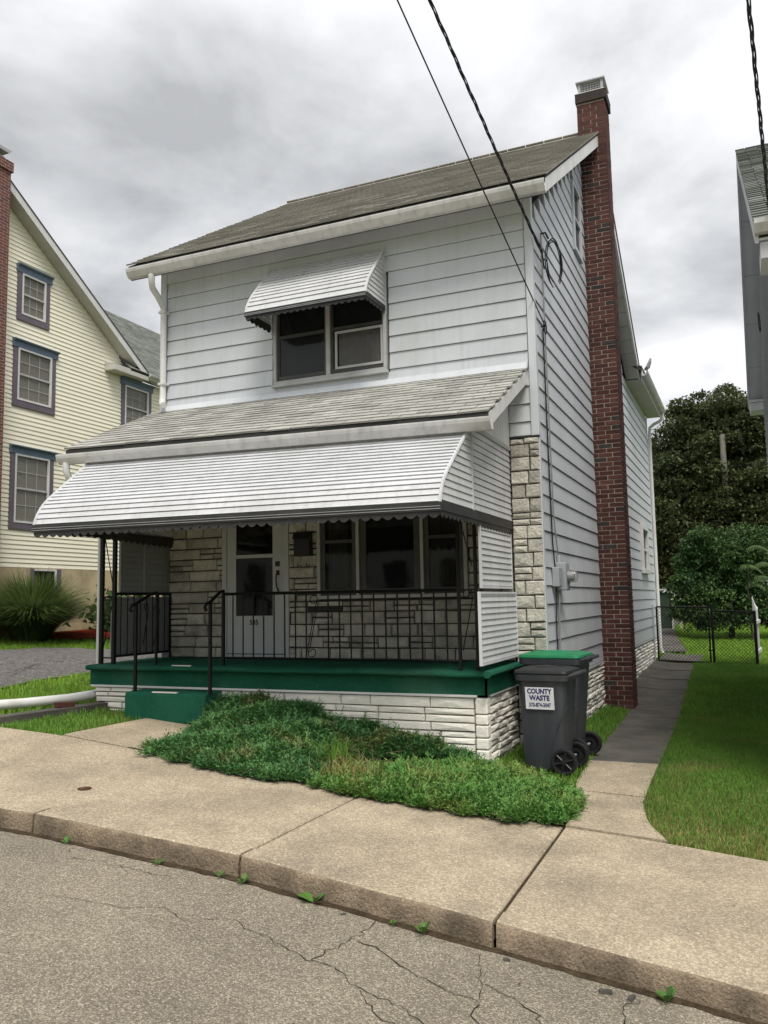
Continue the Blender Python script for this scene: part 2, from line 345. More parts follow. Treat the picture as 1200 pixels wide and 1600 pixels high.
# ================================================================== SETTING
gx = np.concatenate([np.linspace(-400,-18,16), np.arange(-17,7,.25), np.linspace(7,400,18)])
gy = np.concatenate([np.linspace(-400,-14.5,16), np.arange(-14,-4.8,.4), np.arange(-4.75,14,.25), np.linspace(14.5,40,24), np.linspace(50,600,14)])
def gfun(X, Y): return np.where(Y < -4.2, road_z(X, Y)-.22, G(X, Y)-.025)
ground = kind(grid(gx, gy, gfun, 'ground', 'ground_green'), 'structure')
rx = np.concatenate([np.linspace(-60,-12,30), np.arange(-11.5,8,.25), np.linspace(8.5,60,30)])
road = kind(grid(rx, np.arange(-13.6,-4.56,.25), road_z, 'road', 'asphalt'), 'structure')
# far pavement across the street
far = kind(slab('far_pavement', -60, 60, -15.6, -13.55, 'concrete', None, .3, 0, 60, 3, zf=lambda x, y: road_z(x, -13.4)+.13), 'structure')
# pavement: slabs and kerb stones
pav_bed = grid(np.concatenate([np.linspace(-40,-8,17), np.arange(-7.8,8,.2), np.linspace(8.2,40,17)]), [-4.585,-4.4,-4.,-3.5,-3.,-2.78], lambda X, Y: G(X, Y)-.018, 'pavement', 'soil')
kind(pav_bed, 'structure')
js = [-20.4,-17.4,-14.4,-11.0,-8.0,-6.0,-4.12,-.895,.69,3.4,5.6,8.2,11,14]
for a, b in zip(js[:-1], js[1:]): slab('slab', a+.010, b-.010, -4.434, BY-.005, 'concrete', pav_bed, .1, bev=.009)
kj = [-20.4,-17.4,-14.4,-11.,-8.,-5.6,-2.56,-.895,.69,3.4,5.6,8.2,11,14]
for a, b in zip(kj[:-1], kj[1:]):
    a2, b2 = a+.010, b-.010; n = max(3, int((b-a)/.12)); m = MB(); loops = []; tops = []
    for x in np.linspace(a2, b2, n):
        z = float(np.interp(x,KX,KZ)); jz = rng.normal(0,.003); jy = rng.normal(0,.004)
        g = float(G(x,-4.45))
        loops.append([(x,-4.580+jy*.3,z-.24),(x,-4.580+jy*.3,z-.004),(x,-4.594+jy,z-.008+jz*.3),(x,-4.603+jy,z-.022+jz),(x,-4.609+jy,z-.085+jz),(x,-4.618+jy,z-.24)])
        tops.append([(x,-4.441,g-.10),(x,-4.441,g),(x,-4.574+jy*.3,z+.001),(x,-4.588+jy,z-.005+jz*.3),(x,-4.580,z-.012),(x,-4.578,z-.10)])
    m.loft(loops); ks = m.build('kerb_stone', 'kerb', pav_bed, smooth=True)
    m = MB(); m.loft(tops); m.build('kerb_top', 'concrete', ks)
# utility cover in the pavement
cov = MB(); cx, cy = -2.72, -3.95; cz = Gz(cx, cy)
cov.loft([[(cx+math.cos(t)*r, cy+math.sin(t)*r, cz+z) for t in np.linspace(0,2*math.pi,20,endpoint=False)] for r, z in ((.052,-.01),(.052,.006),(.044,.006),(.040,.002),(.001,.002))])
tag(cov.build('utility_cover', 'iron_rust'), 'small round rusty shut-off cover set in the pavement', 'utility cover')
# cracks in the asphalt and pavement: ribbons that follow the surface
def crack(path, w, parent, zf, dz, name='crack', mat_='crack'):
    pts = []
    for (x0,y0),(x1,y1) in zip(path[:-1], path[1:]):
        n = max(2, int(math.hypot(x1-x0,y1-y0)/.035))
        for i in range(n): t = i/n; pts.append((x0+(x1-x0)*t+rng.normal(0,.010), y0+(y1-y0)*t+rng.normal(0,.010)))
    pts.append(path[-1]); m = MB(); n = len(pts)
    for i, (x, y) in enumerate(pts):
        ax, ay = pts[max(i-1,0)]; bx, by = pts[min(i+1,n-1)]; l = math.hypot(bx-ax,by-ay)+1e-6; nx_, ny_ = -(by-ay)/l, (bx-ax)/l
        ww = w*(.35+.9*random.random())*(.3 if i in (0,n-1) else 1)
        for sgn in (-1,1): px, py = x+nx_*ww*sgn, y+ny_*ww*sgn; m.v.append((px,py,float(zf(px,py))+dz))
    m.f = [(2*i,2*i+1,2*i+3,2*i+2) for i in range(n-1)]
    m.build(name, mat_, parent)
import json
CR = [  # (points in metres on the road, half width)
 ([(-.62,-5.12),(-.35,-5.20),(-.05,-5.30),(.10,-5.28),(.28,-5.42),(.50,-5.46),(.72,-5.56),(1.0,-5.60),(1.25,-5.72),(1.5,-5.74),(1.75,-5.90)],.006),
 ([(-.05,-5.30),(.02,-5.05),(.05,-4.80),(.03,-4.66)],.006), ([(.05,-4.95),(.25,-5.02),(.42,-5.12),(.62,-5.18),(.78,-5.20)],.007),
 ([(.78,-5.20),(.80,-5.32),(.86,-5.40),(.80,-5.48),(.72,-5.56)],.007), ([(.78,-5.20),(.74,-5.02),(.70,-4.86),(.64,-4.72)],.006),
 ([(.74,-5.02),(.95,-5.08),(1.06,-5.16),(1.08,-5.30),(1.22,-5.38),(1.4,-5.42)],.007), ([(.86,-5.40),(1.0,-5.42),(1.08,-5.30)],.006),
 ([(.28,-5.42),(.45,-5.58),(.68,-5.70),(.95,-5.78)],.005), ([(-1.7,-5.42),(-1.45,-5.36),(-1.2,-5.34),(-.98,-5.22),(-.80,-5.28),(-.62,-5.12)],.004),
 ([(1.22,-5.38),(1.35,-5.20),(1.42,-5.05),(1.38,-4.86),(1.44,-4.72)],.006), ([(1.40,-5.42),(1.55,-5.40),(1.66,-5.30),(1.60,-5.12),(1.5,-5.0)],.008),
 ([(1.66,-5.30),(1.9,-5.40),(2.2,-5.42),(2.6,-5.6)],.006), ([(-2.0,-4.85),(-1.75,-4.80),(-1.45,-4.83),(-1.25,-4.80)],.005)]
for p, w in CR: crack(p, w*.45, road, road_z, .004)
crack([(-1.95,-3.05),(-1.75,-2.98),(-1.5,-2.93)], .004, pav_bed, G, .004)
# gap of dirt along the kerb foot
m = MB(); xs = np.arange(-12, 9, .09)
for x in xs:
    w = .012+.016*random.random(); z = float(road_z(x,-4.63))
    m.v += [(x,-4.605,z+.010),(x,-4.622-w*.4,z+.007),(x,-4.625-w*1.6,float(road_z(x,-4.66))+.003)]
m.f = sum([[(3*i,3*i+1,3*i+4,3*i+3),(3*i+1,3*i+2,3*i+5,3*i+4)] for i in range(len(xs)-1)], [])
kind(m.build('kerb_dirt', 'soil', smooth=True), 'stuff'); 
tag(bpy.data.objects['kerb_dirt'], 'dark dirt gathered along the foot of the kerb', 'dirt')
# entry slab to the steps, side walk with its slabs
path = kind(slab('entry_path', -4.12, -3.10, -2.728, -1.50, 'concrete', None, .12, .006), 'structure')
walk = kind(grid([.02,.25,.5,.8,1.2], np.arange(-2.75,11.3,.25), lambda X, Y: G(X,Y)-.02, 'side_walk', 'soil'), 'structure')
wj = [-2.74,-1.62,-.30,1.53,3.05,4.32,6.25,7.8,9.4,10.9]
def wl_edge(y): return float(np.interp(y,[-2.75,-2.2,-1.4,0,3.5,11],[.70,.69,.52,.45,.36,.18]))
def wr_edge(y): return float(np.interp(y,[-2.75,-2.35,-1.8,-1.1,0,3,11],[1.42,1.24,1.14,1.13,1.13,1.08,.86]))
for i, (a, b) in enumerate(zip(wj[:-1], wj[1:])):
    n = 8; m = MB(); loops = []; tilt = random.uniform(-.006,.008)
    for y in np.linspace(a+.014, b-.014, n):
        l, r = (wl_edge(y) if b < 4.4 else .015), wr_edge(y); dz = .008+tilt*(y-a)
        loops.append([(l,y,Gz(l,y)-.1),(r,y,Gz(r,y)-.1),(r,y,Gz(r,y)+dz),((l+r)/2,y,Gz((l+r)/2,y)+dz),(l,y,Gz(l,y)+dz)])
    m.loft(loops); m.build('slab', 'concrete' if i < 2 else 'concrete_dark', walk)  # later slabs darker: stain, plus shade between the houses put into the colour
back_path = kind(slab('back_path', .05, .95, 11.35, 13.2, 'concrete_dark', None, .1, .01), 'structure')
bp2 = MB(); pth = [(.1,13.6),(-.2,16),(-.55,19),(-.9,23),(-1.0,28)]
for x, y in pth: bp2.v += [(x-.45,y,Gz(x,y)+.012),(x+.45,y,Gz(x,y)+.012)]
bp2.f = [(2*i,2*i+1,2*i+3,2*i+2) for i in range(len(pth)-1)]
kind(bp2.build('garden_path', 'concrete_dark'), 'structure')
# gravel drive between the houses
gp = [(-10.9,1.2),(-10.95,2.5),(-10.75,3.6),(-9.9,4.05),(-8.6,4.3),(-7.6,4.4),(-7.2,3.4),(-7.35,1.6),(-7.2,0),(-6.95,-1.2),(-6.8,-2.6),(-11.4,-2.6)]
cx = sum(p[0] for p in gp)/len(gp); cy = sum(p[1] for p in gp)/len(gp); m = MB(); ringn = 8
ext = []
for i, p in enumerate(gp):
    q = gp[(i+1)%len(gp)]
    for t in np.linspace(0,1,6,endpoint=False): ext.append((p[0]+(q[0]-p[0])*t+rng.normal(0,.03), p[1]+(q[1]-p[1])*t+rng.normal(0,.03)))
N_ = len(ext)
for k in range(1, ringn+1):
    for x, y in ext: X_, Y_ = cx+(x-cx)*k/ringn, cy+(y-cy)*k/ringn; m.v.append((X_,Y_,Gz(X_,Y_)+.012+rng.normal(0,.006)))
m.v.append((cx,cy,Gz(cx,cy)+.012))
for k in range(ringn-1):
    for i in range(N_): j = (i+1)%N_; m.f.append((k*N_+i,(k+1)*N_+i,(k+1)*N_+j,k*N_+j))
m.f += [(i,(i+1)%N_,ringn*N_) for i in range(N_)]
drive = kind(m.build('gravel_drive', 'gravel'), 'structure')
# ================================================================== THE HOUSE
XL, XR = -5.17, 0.0
house = thing('house', (-2.6, 4.0, .2), 'grey sided two-storey house with green carpeted porch and white metal awnings', 'house')
Zl = lambda k: 1.1715 + .2035*k
# core walls, coloured dark so board gaps read as shadow lines
m = MB(); m.prism([(.03,-.3),(8.0,-.3),(8.0,6.1),(3.95,8.80),(.03,6.1)], XL+.03, -.03, 'x'); m.build('wall', 'core_dark', house)
m = MB(); m.prism([(XL+.03,-.3),(-.03,-.3),(-.03,6.0),(-2.6,7.7),(XL+.03,6.0)], 8.001, 12.0, 'y'); m.build('wall', 'core_dark', house)
def board_front(x0, x1, z0, z1, ins=.0):   # lapped board on the front wall (outer face near y=0)
    m = MB(); m.prism([(.029,z0+.010),(-.002,z0+.006),(-.006,z0+.010),(-.005,z0+.020),(.011,z1+.001),(.029,z1+.001)], x0, x1, 'x'); return m
def board_right(y0, y1, z0, z1):
    m = MB(); m.prism([(-.029,z0+.012),(.002,z0+.009),(.006,z0+.014),(.005,z0+.024),(-.008,z1+.001),(-.029,z1+.001)], y0, y1, 'y'); return m
def lay(fn, a, b, z0, z1):
    cuts = [a, b]
    if b-a > 2.4 and random.random() < .75: cuts = [a, a+(b-a)*random.uniform(.25,.75), b]
    for p, q in zip(cuts[:-1], cuts[1:]): fn(p+(.0012 if p != a else 0), q, z0+random.uniform(-.0012,.0012), z1).build('siding_board', 'siding', house)
# front boards
WX0, WX1, WZ0, WZ1 = -3.375, -1.80, 4.42, 5.62
k = 15
for k in range(15, 24):
    z0, z1 = Zl(k), Zl(k+1)
    if z0 < WZ1 and z1 > WZ0:
        for a, b in ((XL+.10, WX0-.03), (WX1+.03, -.085)): lay(board_front, a, b, z0, z1)
        if z0 < WZ0-.03: board_front(WX0-.03, WX1+.03, z0, WZ0-.02).build('siding_board', 'siding', house)
    else: lay(board_front, XL+.10, -.085, z0, z1)
m = MB(); m.box(XL+.09, -.08, -.002, .03, Zl(24)+.008, 6.295); m.build('frieze', 'siding_trim', house)
# right boards: in front of and behind the chimney, rear wing
CH0, CH1 = 3.81, 4.29
def gable_y(z):  # y limits of the gable at height z
    if z <= 6.1: return .09, 8.0
    t = (z-6.1)/(8.8-6.1); return .03+t*3.92, 8.0-t*4.05
AW = (2.80, 3.40, 6.70, 7.78)
for k in range(-2, 38):
    z0, z1 = Zl(k), Zl(k+1)
    if z0 > 8.6: break
    ya, yb = gable_y(z1)
    if k == -2: z0 = .71
    segs = [(ya, CH0-.03)] if ya < CH0-.03 else []
    if z0 < AW[3] and z1 > AW[2]: segs = [(a, b) for a, b in ((ya, AW[0]-.05), (AW[1]+.05, CH0-.03)) if b > a]
    if z0 < 6.05: segs += [(CH1+.03, 9.38), (10.56, 11.94)] if 2.12 < (z0+z1)/2 < 3.22 else [(CH1+.03, 11.94)]
    elif yb > CH1+.03: segs += [(CH1+.03, yb)]
    for a, b in segs: lay(board_right, a, b, z0, z1)
# corner boards
def cboard(x0, x1, y0, y1, z0, z1): m = MB(); m.box(x0,x1,y0,y1,z0,z1); return m.build('corner_board', 'siding_trim', house, bevel=.004)
cboard(-.075, .012, -.014, .075, 3.455, 6.26); cboard(-.03, .010, .004, .078, .70, 3.44); cboard(XL-.01, XL+.085, -.012, .06, 4.2, 6.26); cboard(-.05, .012, 11.95, 12.02, .7, 6.0)
# strip of siding between porch gable and corner, above the stone column
for k in range(11, 15): board_front(-.325, -.08, max(Zl(k),3.455), Zl(k+1)).build('siding_board', 'siding', house)
# ---- windows
def window(name, x0, x1, z0, z1, y, parent, fr, mullions, sashes, pane='glass', depth=.06, fw=.05, curtain=None):
    w = MB(); w.box(x0,x0+fw,y-depth,y+.05,z0+fw,z1-fw); w.box(x1-fw,x1,y-depth,y+.05,z0+fw,z1-fw); w.box(x0,x1,y-depth-.006,y+.05,z0,z0+fw); w.box(x0,x1,y-depth-.006,y+.05,z1-fw,z1)
    wo = w.build(name, fr, parent, bevel=.004)
    return wo
# upper window: two units, grey frame
FW = .04
uw = window('window', WX0, WX1, WZ0, WZ1, -.004, house, 'frame_grey', None, None, depth=.03, fw=.04)
m = MB(); m.box(-2.62,-2.565,-.03,.03,WZ0+.04,WZ1-.04); m.build('mullion', 'frame_grey', uw, bevel=.004)
m = MB(); m.box(WX0-.02,WX1+.02,-.06,.0,WZ0-.035,WZ0-.001); m.build('sill', 'frame_grey', uw, bevel=.004)
for a, b in ((WX0+.04,-2.62),(-2.565,WX1-.04)):
    m = MB(); t = .035
    m.box(a,a+t,.0,.028,WZ0+.04,WZ1-.04); m.box(b-t,b,.0,.028,WZ0+.04,WZ1-.04); m.box(a+t,b-t,.0,.028,WZ0+.04,WZ0+.105); m.box(a+t,b-t,.0,.028,5.02,5.06)
    m.build('sash', 'frame_dark', uw)
    m = MB(); m.box(a+t,b-t,.012,.016,WZ0+.105,WZ1-.04); m.build('pane', 'glass', uw)
m = MB(); pts = [(-2.46+.0232*i, .0215+.0035*math.sin(i*1.9)) for i in range(27)]
m.v = [(x,y,z) for x, y in pts for z in (WZ0+.09,5.0)]; m.f = [(2*i,2*i+2,2*i+3,2*i+1) for i in range(26)]; m.build('curtain', 'curtain', uw)
m = MB(); t = .03; a, b = -2.50, -1.85
m.box(a,a+t,-.012,.0,WZ0+.1,5.0); m.box(b-t,b,-.012,.0,WZ0+.1,5.0); m.box(a+t,b-t,-.012,.0,WZ0+.1,WZ0+.13); m.box(a+t,b-t,-.012,.0,4.97,5.0); m.build('storm_frame', 'frame_grey', uw)
m = MB(); m.box(WX0+.045,WX1-.045,.0262,.0285,WZ0+.045,WZ1-.045); m.build('dark_room', 'interior', uw)  # near-black sheet standing in for the unlit room behind
# attic window on the right gable
m = MB(); y0, y1, z0, z1 = AW; t = .06
m.box(-.02,.03,y0,y0+t,z0+t,z1-t); m.box(-.02,.03,y1-t,y1,z0+t,z1-t); m.box(-.02,.034,y0,y1,z0,z0+t); m.box(-.02,.034,y0,y1,z1-t,z1); m.box(-.02,.022,y0+t,y1-t,(z0+z1)/2-.02,(z0+z1)/2+.02)
aw = m.build('window', 'siding_trim', house, bevel=.004)
m = MB(); m.box(-.026,-.006,y0+t,y1-t,z0+t,z1-t); m.build('pane', 'glass_dark', aw)
# small white window on the rear wing
m = MB(); y0, y1, z0, z1 = 9.42, 10.52, 2.14, 3.19; t = .10
m.box(-.03,.06,y0,y0+t,z0+t,z1-t); m.box(-.03,.06,y1-t,y1,z0+t,z1-t); m.box(-.03,.075,y0-.03,y1+.03,z0,z0+t); m.box(-.03,.065,y0,y1,z1-t,z1)
rw = m.build('window', 'white_paint', house, bevel=.004)
m = MB(); m.box(-.026,-.008,y0+t,y1-t,z0+t,z1-t); m.build('pane', 'glass', rw)
m = MB(); m.box(-.008,.02,y0+t,y1-t,(z0+z1)/2-.02,(z0+z1)/2+.02); m.build('meeting_rail', 'white_paint', rw)
# ---- main roof
EY, EZ, RY, RZ = -.42, 6.25, 3.95, 9.07
RXL, RXR = -5.40, .275
m = MB(); m.prism([(EY,EZ-.035),(RY,RZ-.035),(8.32,EZ-.035),(8.32,EZ-.11),(RY,RZ-.14),(EY,EZ-.11)], RXL, RXR, 'x'); roof = m.build('roof', 'roof_under', house)
def shingles(p0, u, v, nrow, expo, width, tabw, mat_, name, parent, joined=True, limit=None):
    # p0: lower corner; u: unit vector along eave; v: unit vector up the slope
    p0, u, v = Vector(p0), Vector(u), Vector(v); n = u.cross(v).normalized()
    if n.z < 0: n = -n
    mm = MB(); objs = []
    for r in range(nrow):
        x = -(tabw*.5 if r % 2 else 0) - random.uniform(0,.02); 
        while x < width:
            a, b = max(x,0), min(x+tabw-.011, width); x += tabw
            if b-a < .02: continue
            lift = random.uniform(.010,.018); d = random.uniform(-.006,.004)
            q = [p0+u*a+v*(r*expo+d), p0+u*b+v*(r*expo+d+random.uniform(-.003,.003)), p0+u*b+v*((r+1)*expo+.02), p0+u*a+v*((r+1)*expo+.02)]
            pts = [q[0]-n*.006, q[1]-n*.006, q[2]-n*.012, q[3]-n*.012, q[0]+n*lift, q[1]+n*lift, q[2]+n*.001, q[3]+n*.001]
            if joined: mm.hexa(pts)
            else: MB().hexa(pts).build(name, mat_, parent)
    if joined: return kind(mm.build(name, mat_, parent), 'stuff')
sv = Vector((0, RY-EY, RZ-EZ)); sl = sv.length; sv.normalize()
shingles((RXL-.02, EY-.02, EZ-.02), (1,0,0), sv, int(sl/.135)+1, .135, RXR-RXL+.04, .305, 'shingle_main', 'shingles', roof)
sv2 = Vector((0, -(8.32-RY), RZ-EZ)).normalized()
shingles((RXR+.02, 8.34, EZ-.02), (-1,0,0), sv2, int(sl/.135)+1, .135, RXR-RXL+.04, .305, 'shingle_main', 'shingles', roof)
m = MB(); m.prism([(RY-.13,RZ-.075),(RY,RZ+.014),(RY+.13,RZ-.075),(RY,RZ-.0)], RXL-.02, RXR+.02, 'x'); m.build('ridge_cap', 'shingle_main', roof)
# rake boards and their soffits
for x0, x1 in ((RXR-.03,RXR+.004),(RXL-.004,RXL+.03)):
    m = MB(); m.prism([(EY,EZ-.06),(RY,RZ-.06),(RY,RZ-.24),(EY,EZ-.22)], x0, x1, 'x'); m.build('rake_board', 'white_paint', house)
    m = MB(); m.prism([(RY,RZ-.06),(8.32,EZ-.06),(8.32,EZ-.22),(RY,RZ-.24)], x0, x1, 'x'); m.build('rake_board', 'white_paint', house)
nseg = 15
for s_ in range(nseg):
    t0, t1 = s_/nseg, (s_+1)/nseg-.004; P = lambda t: (RY+(8.3-RY)*t, RZ-.17+(EZ-RZ)*t)
    (ya,za),(yb,zb) = P(t0), P(t1); m = MB(); m.prism([(ya,za),(yb,zb),(yb,zb-.02),(ya,za-.02)], .0, RXR-.03, 'x'); m.build('soffit_panel', 'soffit', house)
m = MB(); m.prism([(EY,EZ-.17),(RY,RZ-.17),(RY,RZ-.20),(EY,EZ-.20)], .0, RXR-.032, 'x'); m.build('soffit_panel', 'soffit', house)
m = MB(); m.prism([(EY+.042,EZ-.215),(.029,EZ+.05),(.029,EZ+.08),(EY+.042,EZ-.185)], RXL+.03, RXR-.032, 'x'); m.build('soffit_panel', 'siding', house)
# gutters: K-profile along x
def gutter_x(x0, x1, yb, zt, parent, h=.125, w=.125):
    m = MB(); m.prism([(yb,zt),(yb,zt-h),(yb-w*.55,zt-h),(yb-w*.80,zt-h*.62),(yb-w*.93,zt-h*.40),(yb-w,zt-h*.12),(yb-w,zt),(yb-w*.9,zt),(yb-w*.85,zt-h*.3),(yb-w*.5,zt-h*.88),(yb-.01,zt-h*.88),(yb-.01,zt)], x0, x1, 'x')
    return m.build('gutter', 'gutter', parent)
gutter_x(RXL+.04, RXR+.008, EY+.015, EZ-.105, house, .12, .12)
m = MB(); m.box(RXL+.03, RXR-.032, EY+.016, EY+.04, EZ-.225, EZ-.05); m.build('fascia', 'frame_dark', house)  # dark fascia colour stands in for shadow between shingles and gutter
# rear wing roof (slopes down to the right) with gutter
m = MB(); m.prism([(.33,6.22),(-2.6,8.02),(-5.5,6.22),(-5.5,6.16),(-2.6,7.94),(.33,6.16)], 8.0, 12.25, 'y'); wing_roof = m.build('roof', 'roof_under', house)
wv = Vector((-2.93,0,1.8)).normalized()
shingles((.35,8.0,6.235), (0,1,0), wv, 25, .135, 4.27, .305, 'shingle_main', 'shingles', wing_roof)
m = MB(); m.prism([(-.005,6.06),(.30,6.06),(.30,6.03),(-.005,6.03)], 8.31, 12.2, 'y'); m.build('soffit_panel', 'soffit', house)
m = MB(); m.box(.302,.325,8.2,12.25,6.02,6.17); m.build('fascia', 'white_paint', house)
m = MB(); m.prism([(.327,6.20),(.327,6.08),(.395,6.08),(.425,6.12),(.447,6.17),(.447,6.20),(.437,6.20),(.41,6.12),(.34,6.10),(.34,6.20)], 8.15, 12.2, 'y'); m.build('gutter', 'gutter', house)
m = MB(); m.tube([(.40,8.16,6.20),(.46,8.12,6.24),(.50,8.10,6.33),(.52,8.09,6.40)], [.03,.045,.035,.02], 6); m.build('bent_flashing', 'galv', house)
m = MB(); m.tube([(.38,12.05,6.09),(.38,12.05,5.98),(.30,12.07,5.90),(.16,12.07,5.84),(.07,12.06,5.76),(.05,12.05,5.6),(.05,12.05,3.2),(.055,12.05,.42),(.10,12.02,.30)], .038, 8); m.build('downspout', 'white_paint', house, smooth=True)
# front left downspout (upper)
m = MB(); m.tube([(-4.98,-.46,6.02),(-4.98,-.455,5.93),(-5.01,-.40,5.86),(-5.06,-.20,5.79),(-5.085,-.07,5.70),(-5.09,-.06,5.5),(-5.09,-.06,4.50),(-5.08,-.08,4.40),(-5.02,-.16,4.33),(-4.95,-.22,4.30)], .042, 8); ds = m.build('downspout', 'white_paint', house, smooth=True)
for z in (5.62,4.62): m = MB(); m.box(-5.14,-5.035,-.11,.0,z,z+.03); m.build('bracket', 'white_paint', ds)
# ---- porch roof
_before = set(o.name for o in COL.objects)
PY, PZ, QZ = -1.62, 3.425, 4.245
PXL, PXR = -5.26, -.105
m = MB(); m.prism([(PY,PZ-.03),(-.0,QZ-.03),(-.0,QZ-.12),(PY,PZ-.11)], PXL, PXR, 'x'); proof = m.build('porch_roof', 'roof_under', house)
pv = Vector((0,-PY,QZ-PZ)); pl = pv.length; pv.normalize()
shingles((PXL-.015, PY-.015, PZ-.018), (1,0,0), pv, 14, pl/14, PXR-PXL+.03, .305, 'shingle', 'shingle', proof, joined=False)
m = MB(); m.prism([(-.004,QZ+.05),(-.022,QZ+.05),(-.06,QZ-.03),(-.004,QZ-.01)], XL+.09, -.09, 'x'); m.build('flashing', 'siding_trim', house)
gutter_x(PXL-.05, PXR+.045, PY+.01, PZ-.090, house, .115, .12)
m = MB(); m.box(PXL, PXR-.004, PY+.012, PY+.04, PZ-.19, PZ-.045); m.build('fascia', 'frame_dark', house)  # coloured dark for the shadow band under the porch shingles
for x0, x1 in ((PXR-.028,PXR+.006),(PXL-.006,PXL+.028)):
    m = MB(); m.prism([(PY+.02,PZ-.03),(-.02,QZ-.04),(-.02,QZ-.19),(PY+.02,PZ-.17)], x0, x1, 'x'); m.build('rake_board', 'white_paint', house)
m = MB(); m.tube([(-5.20,-1.67,3.24),(-5.20,-1.67,3.14),(-5.19,-1.62,3.04),(-5.17,-1.48,2.93),(-5.19,-1.28,2.82),(-5.20,-1.12,2.72),(-5.205,-1.06,2.6),(-5.205,-1.06,.80)], .04, 8); m.build('downspout', 'white_paint', house, smooth=True)
def tilt_new(before):
    for o in COL.objects:
        if o.name in before or o.type != 'MESH' or o.get('tilted'): continue
        me = o.data; n = len(me.vertices); co = np.empty(n*3); me.vertices.foreach_get('co', co); co = co.reshape(-1,3)
        co[:,2] += np.interp(co[:,1],[-2.39,-1.6,0.],[.009,.020,.008])*np.clip(-.3-co[:,0],0,6); me.vertices.foreach_set('co', co.ravel()); me.update()
tilt_new(_before)
# porch gable: vertical boards
yy = np.arange(-1.44, -.02, .105)
for a in yy:
    b = min(a+.099, -.02); zr = lambda y: QZ-.19+(PZ-.17-(QZ-.19))*(y/PY)
    m = MB(); m.prism([(a,3.34),(b,3.34),(b,zr(b)),(a,zr(a))], -.345, -.325, 'x'); m.build('gable_board', 'white_paint', house)
m = MB(); m.box(-.352,-.318,-1.46,-.02,3.30,3.345); m.build('gable_trim', 'frame_grey', house)
m = MB(); m.prism([(-.01,3.3),(-1.45,3.3),(-1.45,PZ-.06),(-.01,QZ-.2)], -5.06, -5.03, 'x'); m.build('gable_board', 'white_paint', house)
# porch ceiling and beam
m = MB(); m.box(-5.02,-.35,-1.46,-.01,2.66,2.70); m.build('porch_ceiling', 'panel_grey', house)
m = MB(); m.box(-5.02,-.35,-1.46,-1.36,2.705,3.30); m.build('porch_beam', 'white_paint', house)
# ---- porch deck, carpet, steps
m = MB(); m.box(-5.14,-.365,-1.165,.0,-.2,.70); m.build('porch_base', 'block_joint', house)
def roundrect_profile(): pass
dk = MB(); prof = [(-1.215,.735),(-1.215,.905),(-1.24,.905),(-1.285,.912),(-1.302,.93),(-1.302,.948),(-1.288,.962),(-1.262,.968),(.0,.972),(.0,.735)]
xs = list(np.linspace(-5.20,-.31,60)); loops = []
for x in xs:
    w = .006*math.sin(x*3.1)+.004*math.sin(x*7.7+1); sag = .010*math.exp(-((x+.62)/.16)**2)
    loops.append([(x, y-(w if y < -1.23 else 0), z+(w*.6-sag if y < -1.23 else 0)) for y, z in prof])
# right-hand nosing: flare the last loops outward
dk.loft(loops); deck = dk.build('porch_deck', 'carpet', house, smooth=True)
m = MB(); m.prism([(-.315,.735),(-.315,.905),(-.29,.905),(-.262,.915),(-.250,.935),(-.256,.958),(-.28,.968),(-.315,.9725)], -1.295, .0, 'y'); m.build('deck_nosing', 'carpet', deck, smooth=True)
m = MB(); sx0, sx1 = -4.42, -3.34
m.prism([(-1.20,.705),(-1.495,.70),(-1.52,.685),(-1.525,.66),(-1.525,.38),(-1.20,.38)], sx0, sx1, 'x'); m.build('step', 'carpet', house, smooth=True, bevel=.015)
for x0, x1, y, z in ((-4.05,-3.72,-1.505,.704),(-3.98,-3.72,-1.26,.974)):
    m = MB(); m.prism([(y-.012,z-.006),(y-.004,z+.006),(y+.022,z+.007),(y+.03,z+.001)], x0, x1, 'x'); m.build('tread_wear', 'soffit', house)
m = MB(); m.box(-5.185,-.42,-1.225,-1.19,.712,.736); m.build('base_trim', 'white_paint', house, bevel=.004)
m = MB(); m.box(-.345,-.312,-1.1,-.0,.712,.736); m.build('base_trim', 'white_paint', house, bevel=.004)
# ---- ashlar pieces
def stone_piece(u0,u1,v0,v1,d,tw,rough=.006,inset=.012):
    r = lambda s: random.uniform(-s,s); m = MB(); e = inset
    back = [(u0,v0,0),(u1,v0,0),(u1,v1,0),(u0,v1,0)]
    mid = [(a+r(.003),b+r(.003),d*.55) for a,b,_ in back]
    fr = [(u0+e+r(rough),v0+e*.8+r(rough),d+r(rough)),(u1-e+r(rough),v0+e*.8+r(rough),d+r(rough)),(u1-e+r(rough),v1-e*.8+r(rough),d+r(rough)),(u0+e+r(rough),v1-e*.8+r(rough),d+r(rough))]
    c = ((u0+u1)/2+r((u1-u0)*.2),(v0+v1)/2+r((v1-v0)*.2),d+abs(r(rough*2.2)))
    m.add([tw(*p) for p in back+mid+fr+[c]], [(0,1,5,4),(1,2,6,5),(2,3,7,6),(3,0,4,7),(4,5,9,8),(5,6,10,9),(6,7,11,10),(7,4,8,11),(8,9,12),(9,10,12),(10,11,12),(11,8,12)])
    return m
